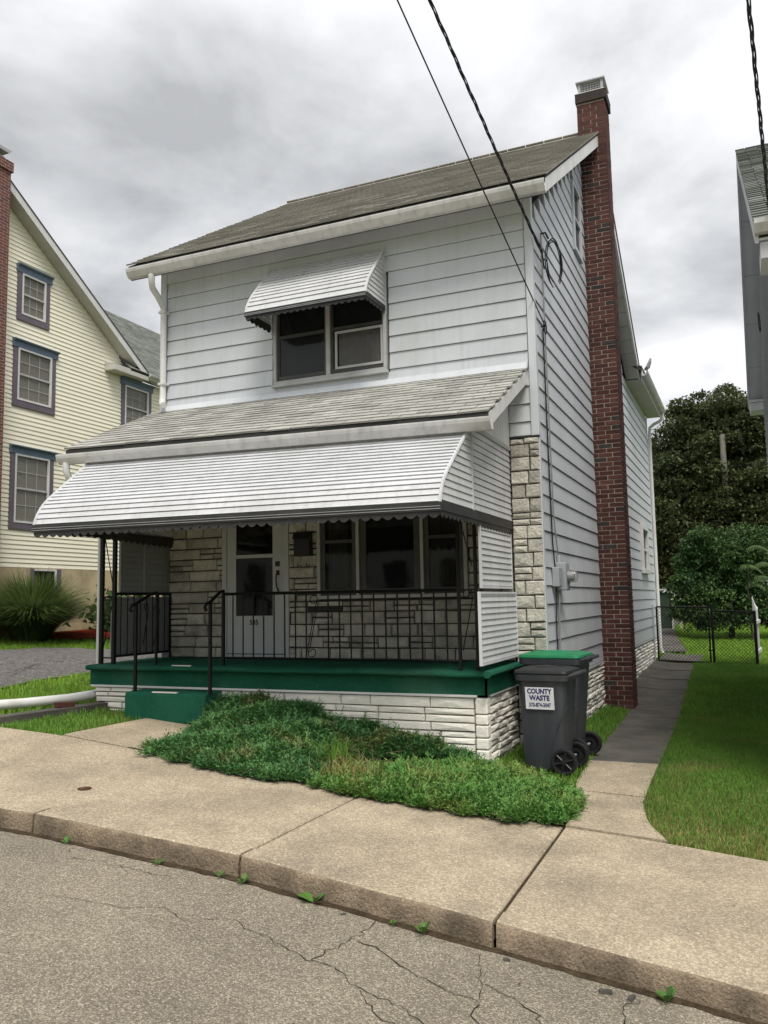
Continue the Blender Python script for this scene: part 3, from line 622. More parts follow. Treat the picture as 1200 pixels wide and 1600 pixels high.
def ashlar(u0,u1,v0,v1,rows,lens,split,gap,holes=(),flip=False):
    out = []; v = v0
    while v < v1-.03:
        h = random.uniform(*rows); t = min(v+h, v1)
        if v1-t < .04: t = v1
        u = u0
        while u < u1-.01:
            l = random.uniform(*lens); q = min(u+l, u1)
            if u1-q < lens[0]*.5: q = u1
            parts = [(v,t)]
            if random.random() < split and t-v > .09: mid = v+(t-v)*random.uniform(.42,.58); parts = [(v,mid),(mid,t)]
            for a, b in parts:
                pieces = [(u+gap/2,q-gap/2)]
                if len(parts) == 2 and q-u > .34 and random.random() < .5: c = u+(q-u)*random.uniform(.35,.65); pieces = [(u+gap/2,c-gap/2),(c+gap/2,q-gap/2)]
                for x, y in pieces: out.append((x,y,a+gap/2,b-gap/2))
            u = q
        v = t
    res = []
    for x,y,a,b in out:
        segs = [(x,y,a,b)]
        for hx0,hx1,hz0,hz1 in holes:
            nx = []
            for s0,s1,t0,t1 in segs:
                if s1 <= hx0 or s0 >= hx1 or t1 <= hz0 or t0 >= hz1: nx.append((s0,s1,t0,t1)); continue
                if s0 < hx0-.03: nx.append((s0,hx0,t0,t1))
                if s1 > hx1+.03: nx.append((hx1,s1,t0,t1))
                if s0 < hx1 and s1 > hx0:
                    lo, hi = max(s0,hx0), min(s1,hx1)
                    if hi-lo > .04:
                        if t0 < hz0-.03: nx.append((lo,hi,t0,hz0))
                        if t1 > hz1+.03: nx.append((lo,hi,hz1,t1))
            segs = nx
        res += segs
    return res
# porch wall of stone veneer
DOOR = (-4.15,-3.17,.97,2.75); PWIN = (-2.765,-.85,1.69,2.75)
m = MB(); m.box(-5.0,-.33,.0,.029,.70,2.70); m.build('stone_backing', 'stone_joint', house)
sw = bpy.data.objects['stone_backing']
for i, (a,b,c,d) in enumerate(ashlar(-4.99,-.335,.975,2.66,(.125,.15),(.26,.50),.22,.014,(DOOR,PWIN))):
    dark = random.random() < .035 and b-a > .2
    stone_piece(a,b,c,d,.012 if dark else random.uniform(.024,.036),lambda u,v,w: (u,-w+.001,v)).build('stone', 'stone_dark' if dark else 'stone', sw)
m = MB(); m.box(-.328,-.002,.003,.028,.05,3.44); colb = m.build('stone_backing', 'stone_joint', house)
v = .06
while v < 3.42:
    h = random.uniform(.135,.165); t = min(v+h,3.435)
    if 3.435-t < .06: t = 3.435
    s = random.choice([.16,.12,.20,.22]); 
    for u0,u1 in ((-.326,-.326+s),(-.326+s,.006)):
        if random.random() < .3: zs = [(v,(v+t)/2),((v+t)/2,t)]
        else: zs = [(v,t)]
        for a, b in zs: stone_piece(u0+.006,u1-.004,a+.006,b-.006,random.uniform(.026,.040),lambda u,v_,w: (u,-w+.004,v_)).build('stone', 'stone', colb)
    v = t
m = MB(); m.box(-.325,.014,-.03,.004,3.437,3.453); m.build('stone_cap', 'stone_dark', colb)
# porch foundation: front blocks, corner blocks, right side ledge blocks
fb = bpy.data.objects['porch_base']
def blk(list_, tw, mat_, parent, dr=(.030,.042), rough=.004, inset=.006):
    for a,b,c,d in list_: stone_piece(a,b,c,d,random.uniform(*dr),tw,rough,inset).build('block', mat_, parent)
lst = [q for q in ashlar(-5.13,-.455,.02,.71,(.052,.105),(.24,.75),.15,.010)]
lst = [q for q in lst if q[3] > float(G((q[0]+q[1])/2,-1.2))-.05 and not (q[0] > -4.4 and q[1] < -3.36)]
blk(lst, lambda u,v,w: (u,-1.164-w,v), 'block_white', fb)
z = .0
for h in (.12,.10,.11,.12,.10,.16):
    m = MB(); m.box(-.445,-.322,-1.210,-1.10,z+.005,z+h-.003); m.build('corner_block', 'block_white', fb, bevel=.012); z += h
lst = [q for q in ashlar(-1.09,-.005,-.02,.71,(.050,.075),(.16,.40),0,.014)]
blk(lst, lambda u,v,w: (-.364+w,u,v), 'block_white', fb, (.022,.045), .006)
# right foundation of the main house
m = MB(); m.box(-.06,-.031,.03,11.98,-.2,.70); mf = m.build('foundation', 'block_joint', house)
lst = [q for q in ashlar(.05,CH0-.01,-.05,.70,(.050,.078),(.20,.44),0,.016)]
blk(lst, lambda u,v,w: (-.030+w,u,v), 'block_white', mf, (.020,.045), .006)
jm = MB()
for a,b,c,d in ashlar(CH1+.01,11.95,.0,.70,(.05,.085),(.22,.5),0,.018):
    q = stone_piece(a,b,c,d,random.uniform(.02,.045),lambda u,v,w: (-.030+w,u,v)); jm.add(q.v, q.f)
kind(jm.build('ledge_stones', 'block_white', mf), 'stuff')
m = MB(); m.box(-.034,.012,.05,CH0-.005,.688,.708); m.build('base_trim', 'siding_trim', house)
m = MB(); m.box(-.034,.012,CH1+.005,11.95,.688,.708); m.build('base_trim', 'siding_trim', house)
# ---- chimney: mortar core plus single bricks
CX1 = .405; ZTOP = 9.52
m = MB(); m.box(-.028,CX1-.008,CH0+.008,CH1-.008,-.1,ZTOP); chim = m.build('chimney', 'mortar', house)
course = .0698; ncourse = int((ZTOP+.02)/course); hb = course-.010
def brick_mesh(lx, ly, j):
    r = lambda: random.uniform(-.0012,.0012); m = MB(); hx, hy, hz = lx/2, ly/2, hb/2; e = .004
    vs = []
    for zz, s in ((-hz,e),(-hz+e,0),(hz-e,0),(hz,e)):
        vs.append([(-hx+s+r(),-hy+s+r(),zz),(hx-s+r(),-hy+s+r(),zz),(hx-s+r(),hy-s+r(),zz),(-hx+s+r(),hy-s+r(),zz)])
    m.loft(vs); me = m.mesh('brick'); return me
BM = {}
def bmesh_for(lx, ly, dark):
    k = (round(lx,3), round(ly,3), dark, random.randint(0,2))
    if k not in BM: BM[k] = brick_mesh(lx, ly, 0); BM[k].materials.append(M['brick_dark' if dark else 'brick'])
    return BM[k]
joined = MB(); nb = 0; D = CH1-CH0
for c in range(ncourse):
    z = .0 + (c+.5)*course
    if c % 2 == 0: front = [(-.03,.062,.10),(.062,.272,.10),(.272,CX1,.205)]; side = [(.205,D,.10)]
    else: front = [(-.03,.182,.10),(.182,CX1,.10)]; side = [(.10,.31,.10),(.31,D,.10)]
    for i, (x0,x1,dy) in enumerate(front):
        lx, ly = x1-x0-.010, dy-.008; cxb, cyb = (x0+x1)/2, CH0+dy/2
        if i == len(front)-1: lx = x1-x0-.005; cxb = (x0+.005+x1+.0)/2+.0025
        dark = random.random() < .07
        if nb < 292 and c > 4: inst('brick', bmesh_for(lx, ly, dark), chim, (cxb+random.uniform(-.0015,.0015), cyb-random.uniform(0,.003), z)); nb += 1
        else: joined.box(cxb-lx/2,cxb+lx/2,cyb-ly/2-random.uniform(0,.003),cyb+ly/2,z-hb/2,z+hb/2)
    for y0,y1,dx_ in side: joined.box(CX1-dx_,CX1+random.uniform(0,.003),CH0+y0+.005,CH0+y1-.005,z-hb/2,z+hb/2)
kind(joined.build('upper_brickwork', 'brick_isl', chim), 'stuff')
m = MB(); m.box(-.045,CX1+.03,CH0-.03,CH1+.03,ZTOP,ZTOP+.15); m.build('corbel', 'brick_dark', chim, bevel=.006)
m = MB(); m.loft([[(-.05,CH0-.035,ZTOP+.151),(CX1+.035,CH0-.035,ZTOP+.151),(CX1+.035,CH1+.035,ZTOP+.151),(-.05,CH1+.035,ZTOP+.151)],[(.01,CH0+.03,ZTOP+.20),(CX1-.03,CH0+.03,ZTOP+.20),(CX1-.03,CH1-.03,ZTOP+.20),(.01,CH1-.03,ZTOP+.20)]]); m.build('crown', 'soffit', chim)
cap = MB(); a0,a1,b0,b1 = .02,CX1-.03,CH0+.04,CH1-.04
for x,y in ((a0,b0),(a1,b0),(a1,b1),(a0,b1)): cap.box(x-.02,x+.02,y-.02,y+.02,ZTOP+.19,ZTOP+.36)
capo = cap.build('cap_posts', 'galv', chim)
m = MB(); m.loft([[(a0-.05,b0-.05,ZTOP+.35),(a1+.05,b0-.05,ZTOP+.35),(a1+.05,b1+.05,ZTOP+.35),(a0-.05,b1+.05,ZTOP+.35)],[(a0-.05,b0-.05,ZTOP+.37),(a1+.05,b0-.05,ZTOP+.37),(a1+.05,b1+.05,ZTOP+.37),(a0-.05,b1+.05,ZTOP+.37)],[(a0+.06,b0+.06,ZTOP+.43),(a1-.06,b0+.06,ZTOP+.43),(a1-.06,b1-.06,ZTOP+.43),(a0+.06,b1-.06,ZTOP+.43)]]); m.build('cap_hood', 'galv', chim)
m = MB()
for t in np.linspace(0,1,9): m.box(a0+(a1-a0)*t-.003,a0+(a1-a0)*t+.003,b0-.003,b0+.003,ZTOP+.2,ZTOP+.35); m.box(a1-.003,a1+.003,b0+(b1-b0)*t-.003,b0+(b1-b0)*t+.003,ZTOP+.2,ZTOP+.35)
for z in (.23,.27,.31): m.box(a0,a1,b0-.004,b0+.002,ZTOP+z,ZTOP+z+.006); m.box(a1-.002,a1+.004,b0,b1,ZTOP+z,ZTOP+z+.006)
m.build('cap_mesh', 'galv', chim)
# ---- porch awning
def awning(name, prof, x0, x1, nsl, parent, band, sides, sc=.085, sidez=None, matn='awning_white', gap=.0065):
    # prof: polyline (y,z) from wall down to the front lip
    root = MB(); L_ = [0]
    for (ya,za),(yb,zb) in zip(prof[:-1],prof[1:]): L_.append(L_[-1]+math.hypot(yb-ya,zb-za))
    P = lambda s: (float(np.interp(s,L_,[p[0] for p in prof])), float(np.interp(s,L_,[p[1] for p in prof])))
    bk = MB(); ss = np.linspace(0,L_[-1],30); bk.v = [(x,P(q)[0]+.010,P(q)[1]-.010) for q in ss for x in (x0+.005,x1-.005)]+[(x,P(q)[0]+.014,P(q)[1]-.014) for q in ss for x in (x0+.005,x1-.005)]
    nn_ = len(ss); bk.f = [(2*i,2*i+1,2*i+3,2*i+2) for i in range(nn_-1)]+[(2*nn_+2*i,2*nn_+2*i+2,2*nn_+2*i+3,2*nn_+2*i+1) for i in range(nn_-1)]
    bk.f += [(2*i,2*i+2,2*nn_+2*i+2,2*nn_+2*i) for i in range(nn_-1)]+[(2*i+1,2*nn_+2*i+1,2*nn_+2*i+3,2*i+3) for i in range(nn_-1)]
    aw_ = bk.build(name, 'awning_dark', parent)  # backing sheet coloured dark to put shadow in the gaps between slats
    for x in (x0,x1):   # edge mouldings
        fr = MB(); fr.tube([(x,P(s)[0],P(s)[1]) for s in np.linspace(0,L_[-1],24)], .017, 6); fr.build('edge_moulding', matn, aw_, smooth=True)
    for i in range(nsl):
        s0, s1 = L_[-1]*i/nsl, L_[-1]*(i+1)/nsl-gap; (ya,za),(yb,zb) = P(s0), P(s1); l = math.hypot(yb-ya,zb-za)
        ny, nz = -(za-zb)/l, (ya-yb)/l
        o = .012; m = MB()
        m.prism([(ya+ny*.001,za+nz*.001),(ya+(yb-ya)*.80+ny*o*.35,za+(zb-za)*.80+nz*o*.35),(ya+(yb-ya)*.90+ny*o,za+(zb-za)*.90+nz*o),(yb+ny*o,zb+nz*o),(yb-ny*.004,zb-nz*.004),(ya-ny*.004,za-nz*.004)], x0, x1, 'x')
        m.build('slat', matn, aw_)
    return aw_, P, L_[-1]
AX0, AX1 = -4.93, -.335
prof = [(-1.36,3.40),(-2.18,2.785),(-2.265,2.71),(-2.33,2.625),(-2.370,2.545),(-2.387,2.485)]
_before = set(o.name for o in COL.objects)
awn, P_, _ = awning('awning', prof, AX0, AX1, 22, house, None, None)
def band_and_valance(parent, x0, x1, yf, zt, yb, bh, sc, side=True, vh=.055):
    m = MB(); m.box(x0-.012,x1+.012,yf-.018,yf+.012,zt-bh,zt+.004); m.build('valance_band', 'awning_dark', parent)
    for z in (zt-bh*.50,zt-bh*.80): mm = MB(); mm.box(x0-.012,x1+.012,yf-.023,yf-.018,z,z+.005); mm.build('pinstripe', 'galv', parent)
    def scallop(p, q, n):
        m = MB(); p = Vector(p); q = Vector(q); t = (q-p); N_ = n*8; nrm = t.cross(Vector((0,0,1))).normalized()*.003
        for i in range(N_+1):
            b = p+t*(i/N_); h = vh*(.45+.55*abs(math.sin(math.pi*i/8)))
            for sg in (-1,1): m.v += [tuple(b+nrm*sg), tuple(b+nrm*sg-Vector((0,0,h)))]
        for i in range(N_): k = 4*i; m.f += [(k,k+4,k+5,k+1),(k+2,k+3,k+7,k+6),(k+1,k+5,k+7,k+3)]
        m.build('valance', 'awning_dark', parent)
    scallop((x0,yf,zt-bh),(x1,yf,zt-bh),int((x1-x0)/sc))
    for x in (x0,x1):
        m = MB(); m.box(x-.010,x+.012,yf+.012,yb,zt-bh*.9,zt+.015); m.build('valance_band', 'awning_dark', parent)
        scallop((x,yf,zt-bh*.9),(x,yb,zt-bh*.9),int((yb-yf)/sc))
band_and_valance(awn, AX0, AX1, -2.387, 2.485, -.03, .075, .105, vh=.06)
def side_slats(parent, x, ylo, ztop_f, zb, zt, y0f, y1, pitch, thick=.012, matn='awning_white', sgn=1):
    # horizontal slats filling the side under the sloping awning; y0f(z): front limit
    z = zb
    while z < zt-.01:
        za, zb2 = z+.005, min(z+pitch, zt); ya, yb = y0f(za), y0f(zb2)
        if y1-max(ya,yb) > .02:
            m = MB(); xo = x
            m.hexa([(xo,ya,za),(xo+sgn*thick,ya,za),(xo+sgn*thick,y1,za),(xo,y1,za),(xo,yb,zb2),(xo+sgn*.003,yb,zb2),(xo+sgn*.003,y1,zb2),(xo,y1,zb2)] if sgn > 0 else
                   [(xo+sgn*thick,ya,za),(xo,ya,za),(xo,y1,za),(xo+sgn*thick,y1,za),(xo+sgn*.003,yb,zb2),(xo,yb,zb2),(xo,y1,zb2),(xo+sgn*.003,y1,zb2)])
            m.build('slat', matn, parent)
        z += pitch
yfr = lambda z: float(np.interp(z,[p[1] for p in prof[::-1]],[p[0] for p in prof[::-1]]))
for x, sg in ((AX1-.004,1),(AX0+.004,-1)):
    side_slats(awn, x, 0, 0, 2.505, 3.30, lambda z: yfr(z)+.02, -1.455, .066, sgn=sg)
    side_slats(awn, x, 0, 0, 2.505, 3.30, lambda z: -1.435, -.02, .066, sgn=sg)
    m = MB(); m.box(x-.006,x+sg*.018 if sg > 0 else x+.006,-1.458,-1.432,2.50,3.30) if sg > 0 else m.box(x-.018,x+.006,-1.458,-1.432,2.50,3.30); m.build('divider', 'awning_white', awn)
tilt_new(_before)
# ---- upper window awning
prof2 = [(-.01,5.955),(-.20,5.74),(-.40,5.52),(-.50,5.40),(-.565,5.29),(-.59,5.205)]
UX0, UX1 = -3.43, -1.812
ua, _, _ = awning('awning', prof2, UX0, UX1, 12, house, None, None)
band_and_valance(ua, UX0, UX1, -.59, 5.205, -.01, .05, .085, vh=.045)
yfr2 = lambda z: float(np.interp(z,[p[1] for p in prof2[::-1]],[p[0] for p in prof2[::-1]]))
for x, sg in ((UX1-.004,1),(UX0+.004,-1)): side_slats(ua, x, 0, 0, 5.215, 5.88, lambda z: yfr2(z)+.03, -.01, .062, sgn=sg)
m = MB(); m.box(UX1+.0,UX1+.015,-.03,-.004,5.12,5.96); m.build('edge_trim', 'awning_white', ua)
# ---- side screens of slats
def screen(name, x, y0, y1, z0, z1, pitch, matn, sgn, parent):
    m = MB(); t = .022
    m.box(x-.015,x+.015,y0,y0+t,z0,z1); m.box(x-.015,x+.015,y1-t,y1,z0,z1); m.box(x-.015,x+.015,y0+t,y1-t,z0,z0+t); m.box(x-.015,x+.015,y0+t,y1-t,z1-t,z1)
    so = m.build(name, matn, parent, bevel=.003); bkm = MB(); bkm.box(x-sgn*.012-.002,x-sgn*.012+.002,y0+t*.5,y1-t*.5,z0+t*.5,z1-t*.5); bkm.build('backing', 'panel_grey', so); side_slats(so, x, 0, 0, z0+t, z1-t, lambda z: y0+t, y1-t, pitch, .014, matn, sgn); return so
screen('slatted_screen', -.352, -1.20, -.03, 1.76, 2.44, .0615, 'awning_white', 1, house)
screen('slatted_screen', -.315, -1.40, .0+(-.03), 1.025, 1.725, .058, 'awning_white', 1, house)
sl_ = screen('slatted_screen', -5.03, -.93, .02, 1.80, 2.62, .072, 'panel_grey', 1, house)  # left pair greyer than the white right pair, porch shade put into colour
m = MB(); m.box(-5.03,-5.0,-.50,-.465,1.80,2.62); m.build('divider', 'panel_grey', sl_)
screen('slatted_screen', -5.03, -1.06, .02, 1.06, 1.76, .072, 'panel_grey', 1, house)
# ---- wrought iron railings and posts
def bar(m, p, q, w=.011): 
    p, q = Vector(p), Vector(q); m.tube([p, q], w*.707, 4)
def post(x, y, z0, z1, w, parent, name='post'): m = MB(); m.box(x-w/2,x+w/2,y-w/2,y+w/2,z0,z1); return m.build(name, 'iron', parent)
def scroll(cx, cz, y, h, w, flip, plane='x'):
    pts = []
    for t in np.linspace(0,1,14): a = math.pi*1.75*(1-t); r = w*.5*(.25+.75*t); pts.append((cx-flip*(w*.0)+flip*r*math.cos(a+math.pi*.25), cz+h*.5-w*.4+r*math.sin(a+math.pi*.25)))
    pts += [(cx+flip*w*.45, cz+h*.5-w*.75), (cx-flip*w*.5, cz-h*.5)]
    return [(p[0],y,p[1]) if plane == 'x' else (y,p[0],p[1]) for p in pts]
RYF = -1.10
rail = MB(); bar(rail,(-3.41,RYF,1.765),(-.63,RYF,1.752),.024); bar(rail,(-3.40,RYF,1.055),(-.64,RYF,1.048),.02); rl = rail.build('front_railing', 'iron', house)
post(-3.405,RYF,.96,1.765,.026,rl); post(-.615,RYF,.95,2.60,.030,rl); post(-.435,RYF,.95,2.60,.030,rl)
xsb = np.linspace(-3.405,-.615,22)[1:-1]
for i, x in enumerate(xsb):
    if i in (8,): continue
    m = MB(); bar(m,(x,RYF,1.05),(x,RYF,1.76),.013); m.build('baluster', 'iron', rl)
m = MB(); xc = float(xsb[7])+.09
m.tube(scroll(xc,1.42,RYF,.60,.12,1), .0055, 5); m.tube([(2*xc-p[0]-.02,p[1],2.80-p[2]) for p in scroll(xc,1.42,RYF,.60,.12,1)], .0055, 5); m.build('scroll', 'iron', rl)
m = MB(); m.tube(scroll(-.525,1.45,RYF,.60,.12,1), .006, 5); m.tube(scroll(-.525,2.25,RYF,.55,.12,-1), .006, 5); bar(m,(-.6,RYF,1.75),(-.45,RYF,1.75)); bar(m,(-.6,RYF,2.55),(-.45,RYF,2.55)); m.build('scroll', 'iron', rl)
side = MB(); bar(side,(-4.955,RYF,1.80),(-4.955,-.04,1.80),.024); bar(side,(-4.955,RYF,1.055),(-4.955,-.04,1.055),.02); srl = side.build('side_railing', 'iron', house)
post(-5.145,RYF,.96,2.60,.042,srl); post(-4.955,RYF,.96,2.60,.042,srl); post(-4.955,-.035,.97,1.80,.024,srl)
for y in np.linspace(RYF,-.035,10)[1:-1]: m = MB(); bar(m,(-4.955,y,1.05),(-4.955,y,1.80),.013); m.build('baluster', 'iron', srl)
m = MB(); m.tube(scroll(-5.05,1.46,RYF,.62,.13,1), .0065, 5); m.tube(scroll(-5.05,2.24,RYF,.60,.12,-1), .0065, 5); bar(m,(-5.14,RYF,1.76),(-4.96,RYF,1.76)); bar(m,(-5.14,RYF,1.04),(-4.96,RYF,1.04)); bar(m,(-5.14,RYF,2.55),(-4.96,RYF,2.55)); m.build('scroll', 'iron', srl)
m = MB(); m.tube(scroll(-.52,1.42,-4.954,.5,.10,1,'y'), .006, 5); m.build('scroll', 'iron', srl)
def handrail(x0, y0, x1, y1):
    m = MB(); m.tube([(x0,y0-.075,1.585),(x0,y0-.10,1.62),(x0,y0-.07,1.66),(x0,y0,1.68),(x0+(x1-x0)*.75,y1-.10,1.785),(x1,y1,1.80)], .019, 6); h = m.build('handrail', 'iron', house, smooth=True)
    post(x0,y0,.695,1.67,.030,h); post(x1,y1,.96,1.79,.026,h); return h
hr = handrail(-4.335,-1.45,-4.345,-1.08)
handrail(-3.33,-1.45,-3.40,-1.095)
m = MB(); m.tube(scroll(-4.34,1.40,-1.09,.52,.10,1), .006, 5); m.build('scroll', 'iron', hr)
# ---- door
dx0, dx1, dz0, dz1 = DOOR
m = MB(); m.box(dx0,dx0+.07,-.035,.028,dz0,dz1-.07); m.box(dx1-.07,dx1,-.035,.028,dz0,dz1-.07); m.box(dx0,dx1,-.035,.028,dz1-.07,dz1); dfr = m.build('door_frame', 'door_white', house, bevel=.004)
a, b = dx0+.072, dx1-.072; ga, gb = -3.945, -3.405
m = MB(); m.box(a,ga,-.022,.02,dz0+.02,dz1-.072); m.box(gb,b,-.022,.02,dz0+.02,dz1-.072); m.box(ga,gb,-.022,.02,dz0+.02,1.50); m.box(ga,gb,-.022,.02,2.225,2.27); m.box(ga,gb,-.022,.02,2.69-.03,dz1-.072)
door = m.build('storm_door', 'door_white', house, bevel=.003)
m = MB(); m.box(ga,gb,-.010,-.004,1.50,2.225); m.build('pane', 'glass_dark', door)
m = MB(); m.box(ga,gb,-.006,.0,2.27,2.66); m.build('pane', 'glass_dark', door)
m = MB(); m.box(-3.36,-3.30,-.034,-.022,2.11,2.17); m.tube([(-3.325,-.03,2.03),(-3.325,-.07,2.00),(-3.325,-.075,1.93),(-3.32,-.065,1.85),(-3.315,-.03,1.80)], .010, 6); m.box(-3.345,-3.305,-.034,-.022,2.0,2.06); m.build('handle', 'black', door)
m = MB(); m.box(a,b,-.026,-.022,dz0+.05,dz0+.062); m.build('kick_rail', 'frame_dark', door)
def text_mesh(body, size, mat_, parent, loc, name, rotx=90, rz=0, sx=1., off=.012):
    c = bpy.data.curves.new(name, 'FONT'); c.body = body; c.size = size; c.align_x = 'CENTER'; c.align_y = 'CENTER'; c.offset = off; c.extrude = .0006; c.resolution_u = 3
    t = bpy.data.objects.new('tmp', c); COL.objects.link(t); dg = bpy.context.evaluated_depsgraph_get()
    me = bpy.data.meshes.new_from_object(t.evaluated_get(dg)); bpy.data.objects.remove(t)
    M4 = Matrix.Translation(loc) @ Matrix.Rotation(R(rz),4,'Z') @ Matrix.Rotation(R(rotx),4,'X') @ Matrix.Diagonal((sx,1,1,1)); me.transform(M4)
    me.materials.clear(); o = link(name, me, mat_, parent); return o
m = MB(); m.box(ga,gb,.008,.012,1.50,2.66); m.build('dark_room', 'interior', door)  # dark sheet behind the door panes, unlit room put into its colour
text_mesh('535', .085, 'black', door, (-3.675,-.024,1.415), 'house_number', off=.003)
# ---- porch picture window: centre light with two side units
px0, px1, pz0, pz1 = PWIN
m = MB(); m.box(px0,px0+.045,-.055,.02,pz0+.04,pz1); m.box(px1-.045,px1,-.055,.02,pz0+.04,pz1); m.box(px0-.01,px1+.01,-.075,.02,pz0,pz0+.04); pw = m.build('picture_window', 'frame_grey', house, bevel=.004)
units = [(px0+.045,-2.235,'side'),(-2.195,-1.415,'mid'),(-1.375,px1-.045,'side')]
for x in (-2.235,-1.415): m = MB(); m.box(x,x+.04,-.06,.015,pz0+.04,pz1); m.build('mullion', 'frame_grey', pw, bevel=.003)
for x0,x1,kd in units:
    t = .085 if kd == 'mid' else .06; m = MB()
    m.box(x0,x0+t,-.035,.01,pz0+.04,pz1); m.box(x1-t,x1,-.035,.01,pz0+.04,pz1); m.box(x0+t,x1-t,-.035,.01,pz0+.04,pz0+.04+.07)
    if kd == 'side': m.box(x0+t,x1-t,-.030,.01,2.36,2.40)
    m.build('sash', 'frame_dark', pw)
    m = MB(); m.box(x0+t,x1-t,-.026,-.022,pz0+.11,pz1); m.build('pane', 'glass_dark', pw)
m = MB(); m.box(px0+.05,px1-.05,-.004,-.001,pz0+.05,pz1-.03); m.build('dark_room', 'interior', pw)  # thin sheet whose dark colour gives the shade of the room
for x0, x1 in ((-2.62,-2.36),(-1.31,-.97)):
    m = MB(); nn_ = 22; m.v = [(x0+(x1-x0)*i/nn_,-.012+.006*math.sin(i*1.6),z) for i in range(nn_+1) for z in (pz0+.1,pz1-.1)]; m.f = [(2*i,2*i+2,2*i+3,2*i+1) for i in range(nn_)]; m.build('curtain', 'curtain', pw)
# ================================================================== things fixed to or beside the house
mb = thing('mailbox', (-2.94,-.1,2.2), 'black wall mailbox beside the white front door', 'mailbox')
m = MB(); m.prism([(-.005,2.22),(-.115,2.22),(-.115,2.44),(-.09,2.50),(-.005,2.53)], -3.05, -2.83, 'x'); m.build('box', 'black', mb, bevel=.006)
m = MB(); m.prism([(-.0,2.535),(-.095,2.505),(-.128,2.43),(-.122,2.43),(-.09,2.498),(-.0,2.525)], -3.065, -2.815, 'x'); m.build('lid', 'black', mb)
for x in (-3.0,-2.88): m = MB(); m.tube([(x,-.03,2.22),(x,-.03,2.12),(x,-.05,2.085),(x,-.085,2.085),(x,-.10,2.11),(x,-.10,2.13)], .006, 5); m.build('hook', 'black', mb)
mt = thing('electric_meter', (.06,.7,1.9), 'grey electric meter box on the side wall near the corner', 'electric meter')
m = MB(); m.box(.006,.12,.62,.84,1.74,2.06); m.build('meter_box', 'meter_grey', mt, bevel=.01)
m = MB(); m.loft([[(x,.74+math.cos(t)*r,1.90+math.sin(t)*r) for t in np.linspace(0,2*math.pi,20,endpoint=False)] for x, r in ((.12,.085),(.14,.085),(.142,.075),(.20,.072),(.225,.06),(.235,.03))]); m.build('glass_dome', 'glass_clear', mt, smooth=True)
m = MB(); m.loft([[(x,.74+math.cos(t)*r,1.90+math.sin(t)*r) for t in np.linspace(0,2*math.pi,16,endpoint=False)] for x, r in ((.12,.06),(.19,.055),(.192,.02))]); m.build('meter_dial', 'galv', mt)
m = MB(); m.box(.006,.085,.40,.58,1.78,2.0); m.build('phone_box', 'meter_grey', mt, bevel=.008)
m = MB(); m.tube([(.03,.70,2.15),(.03,.70,2.05)], .03, 8); m.build('conduit_hub', 'galv', mt)
m = MB(); m.tube([(.022,.45,5.95),(.022,.47,5.0),(.022,.50,3.7),(.024,.53,2.6),(.026,.62,2.3),(.03,.70,2.12)], .009, 6); m.build('conduit', 'wire_grey', mt, smooth=True)
m = MB(); m.tube([(.022,.36,4.78),(.022,.37,3.8),(.022,.39,3.0),(.022,.42,2.3),(.03,.46,2.0)], .009, 5); m.build('cable', 'wire', mt)
m = MB(); m.tube([(.03,.66,1.74),(.03,.62,1.60),(.022,.62,1.3),(.022,.60,.72)], .012, 6); m.tube([(.03,.70,1.74),(.03,.64,1.60)], .012, 6); m.build('conduit', 'wire_grey', mt)
m = MB(); m.tube([(.03,.48,1.78),(.022,.46,1.4),(.022,.48,.72)], .008, 5); m.build('cable', 'wire', mt)
# wires: service drop (twisted), phone wire, neighbour's service drop
def sag(p, q, s, n=60): 
    p, q = Vector(p), Vector(q); return [p+(q-p)*t - Vector((0,0,s*4*t*(1-t))) for t in np.linspace(0,1,n)]
def twisted(path, r, off, pitch, n=3):
    m = MB(); L_ = 0; d = [0]
    for a, b in zip(path[:-1], path[1:]): L_ += (b-a).length; d.append(L_)
    for k in range(n):
        pts = []
        for i, p in enumerate(path):
            t = (path[min(i+1,len(path)-1)]-path[max(i-1,0)]).normalized(); a = t.cross(Vector((0,0,1))).normalized(); u = a.cross(t)
            an = 2*math.pi*(d[i]/pitch+k/n); pts.append(p+a*off*math.cos(an)+u*off*math.sin(an))
        m.tube(pts, r if k else r*.75, 5)
    return m
A1 = Vector((.06,.30,5.66)); thru = Vector((-.09,-3.0,6.581)); far1 = A1+(thru-A1)*3.9; far1.z += .75
pth = sag(A1, far1, .0, 240)
# force the path through the seen point with a gentle catenary
pth = [A1+(far1-A1)*t + Vector((0,0,-.75*0.0))-Vector((0,0,4*t*(1-t)*.26)) for t in np.linspace(0,1,240)]
sd = twisted(pth, .0075, .0105, .75); tag(sd.build('service_drop', 'wire', smooth=True), 'twisted black service cable running down to the corner of the grey house', 'cable')
lp = thing('drip_loop', (.05,.45,5.6), 'loop of black cable hanging at the upper corner of the side wall', 'cable')
for k_, (ry, rz, oy) in enumerate(((.20,.30,0),(.17,.33,.02),(.22,.27,-.01))):
    m = MB(); m.tube([(.12+.012*k_+.065*math.sin(t),.60+oy+ry*.6*math.sin(t),5.64+rz*.95*math.cos(t)) for t in np.linspace(-2.9,2.4,22)], .007, 5); m.build('strand', 'wire', lp)
m = MB(); m.tube([(.06,.30,5.66),(.05,.36,5.62),(.07,.50,5.64),(.06,.62,5.55)], .008, 5); m.tube([(.06,.30,5.66),(.06,.38,5.50),(.05,.42,5.55)], .009, 5); m.tube([(.02,.44,5.96),(.07,.48,5.98),(.08,.58,5.95)], .012, 5); m.build('clamp', 'wire', lp)
A2 = Vector((.05,.36,4.80)); th2 = Vector((-.34,-3.0,6.662)); far2 = A2+(th2-A2)*3.6
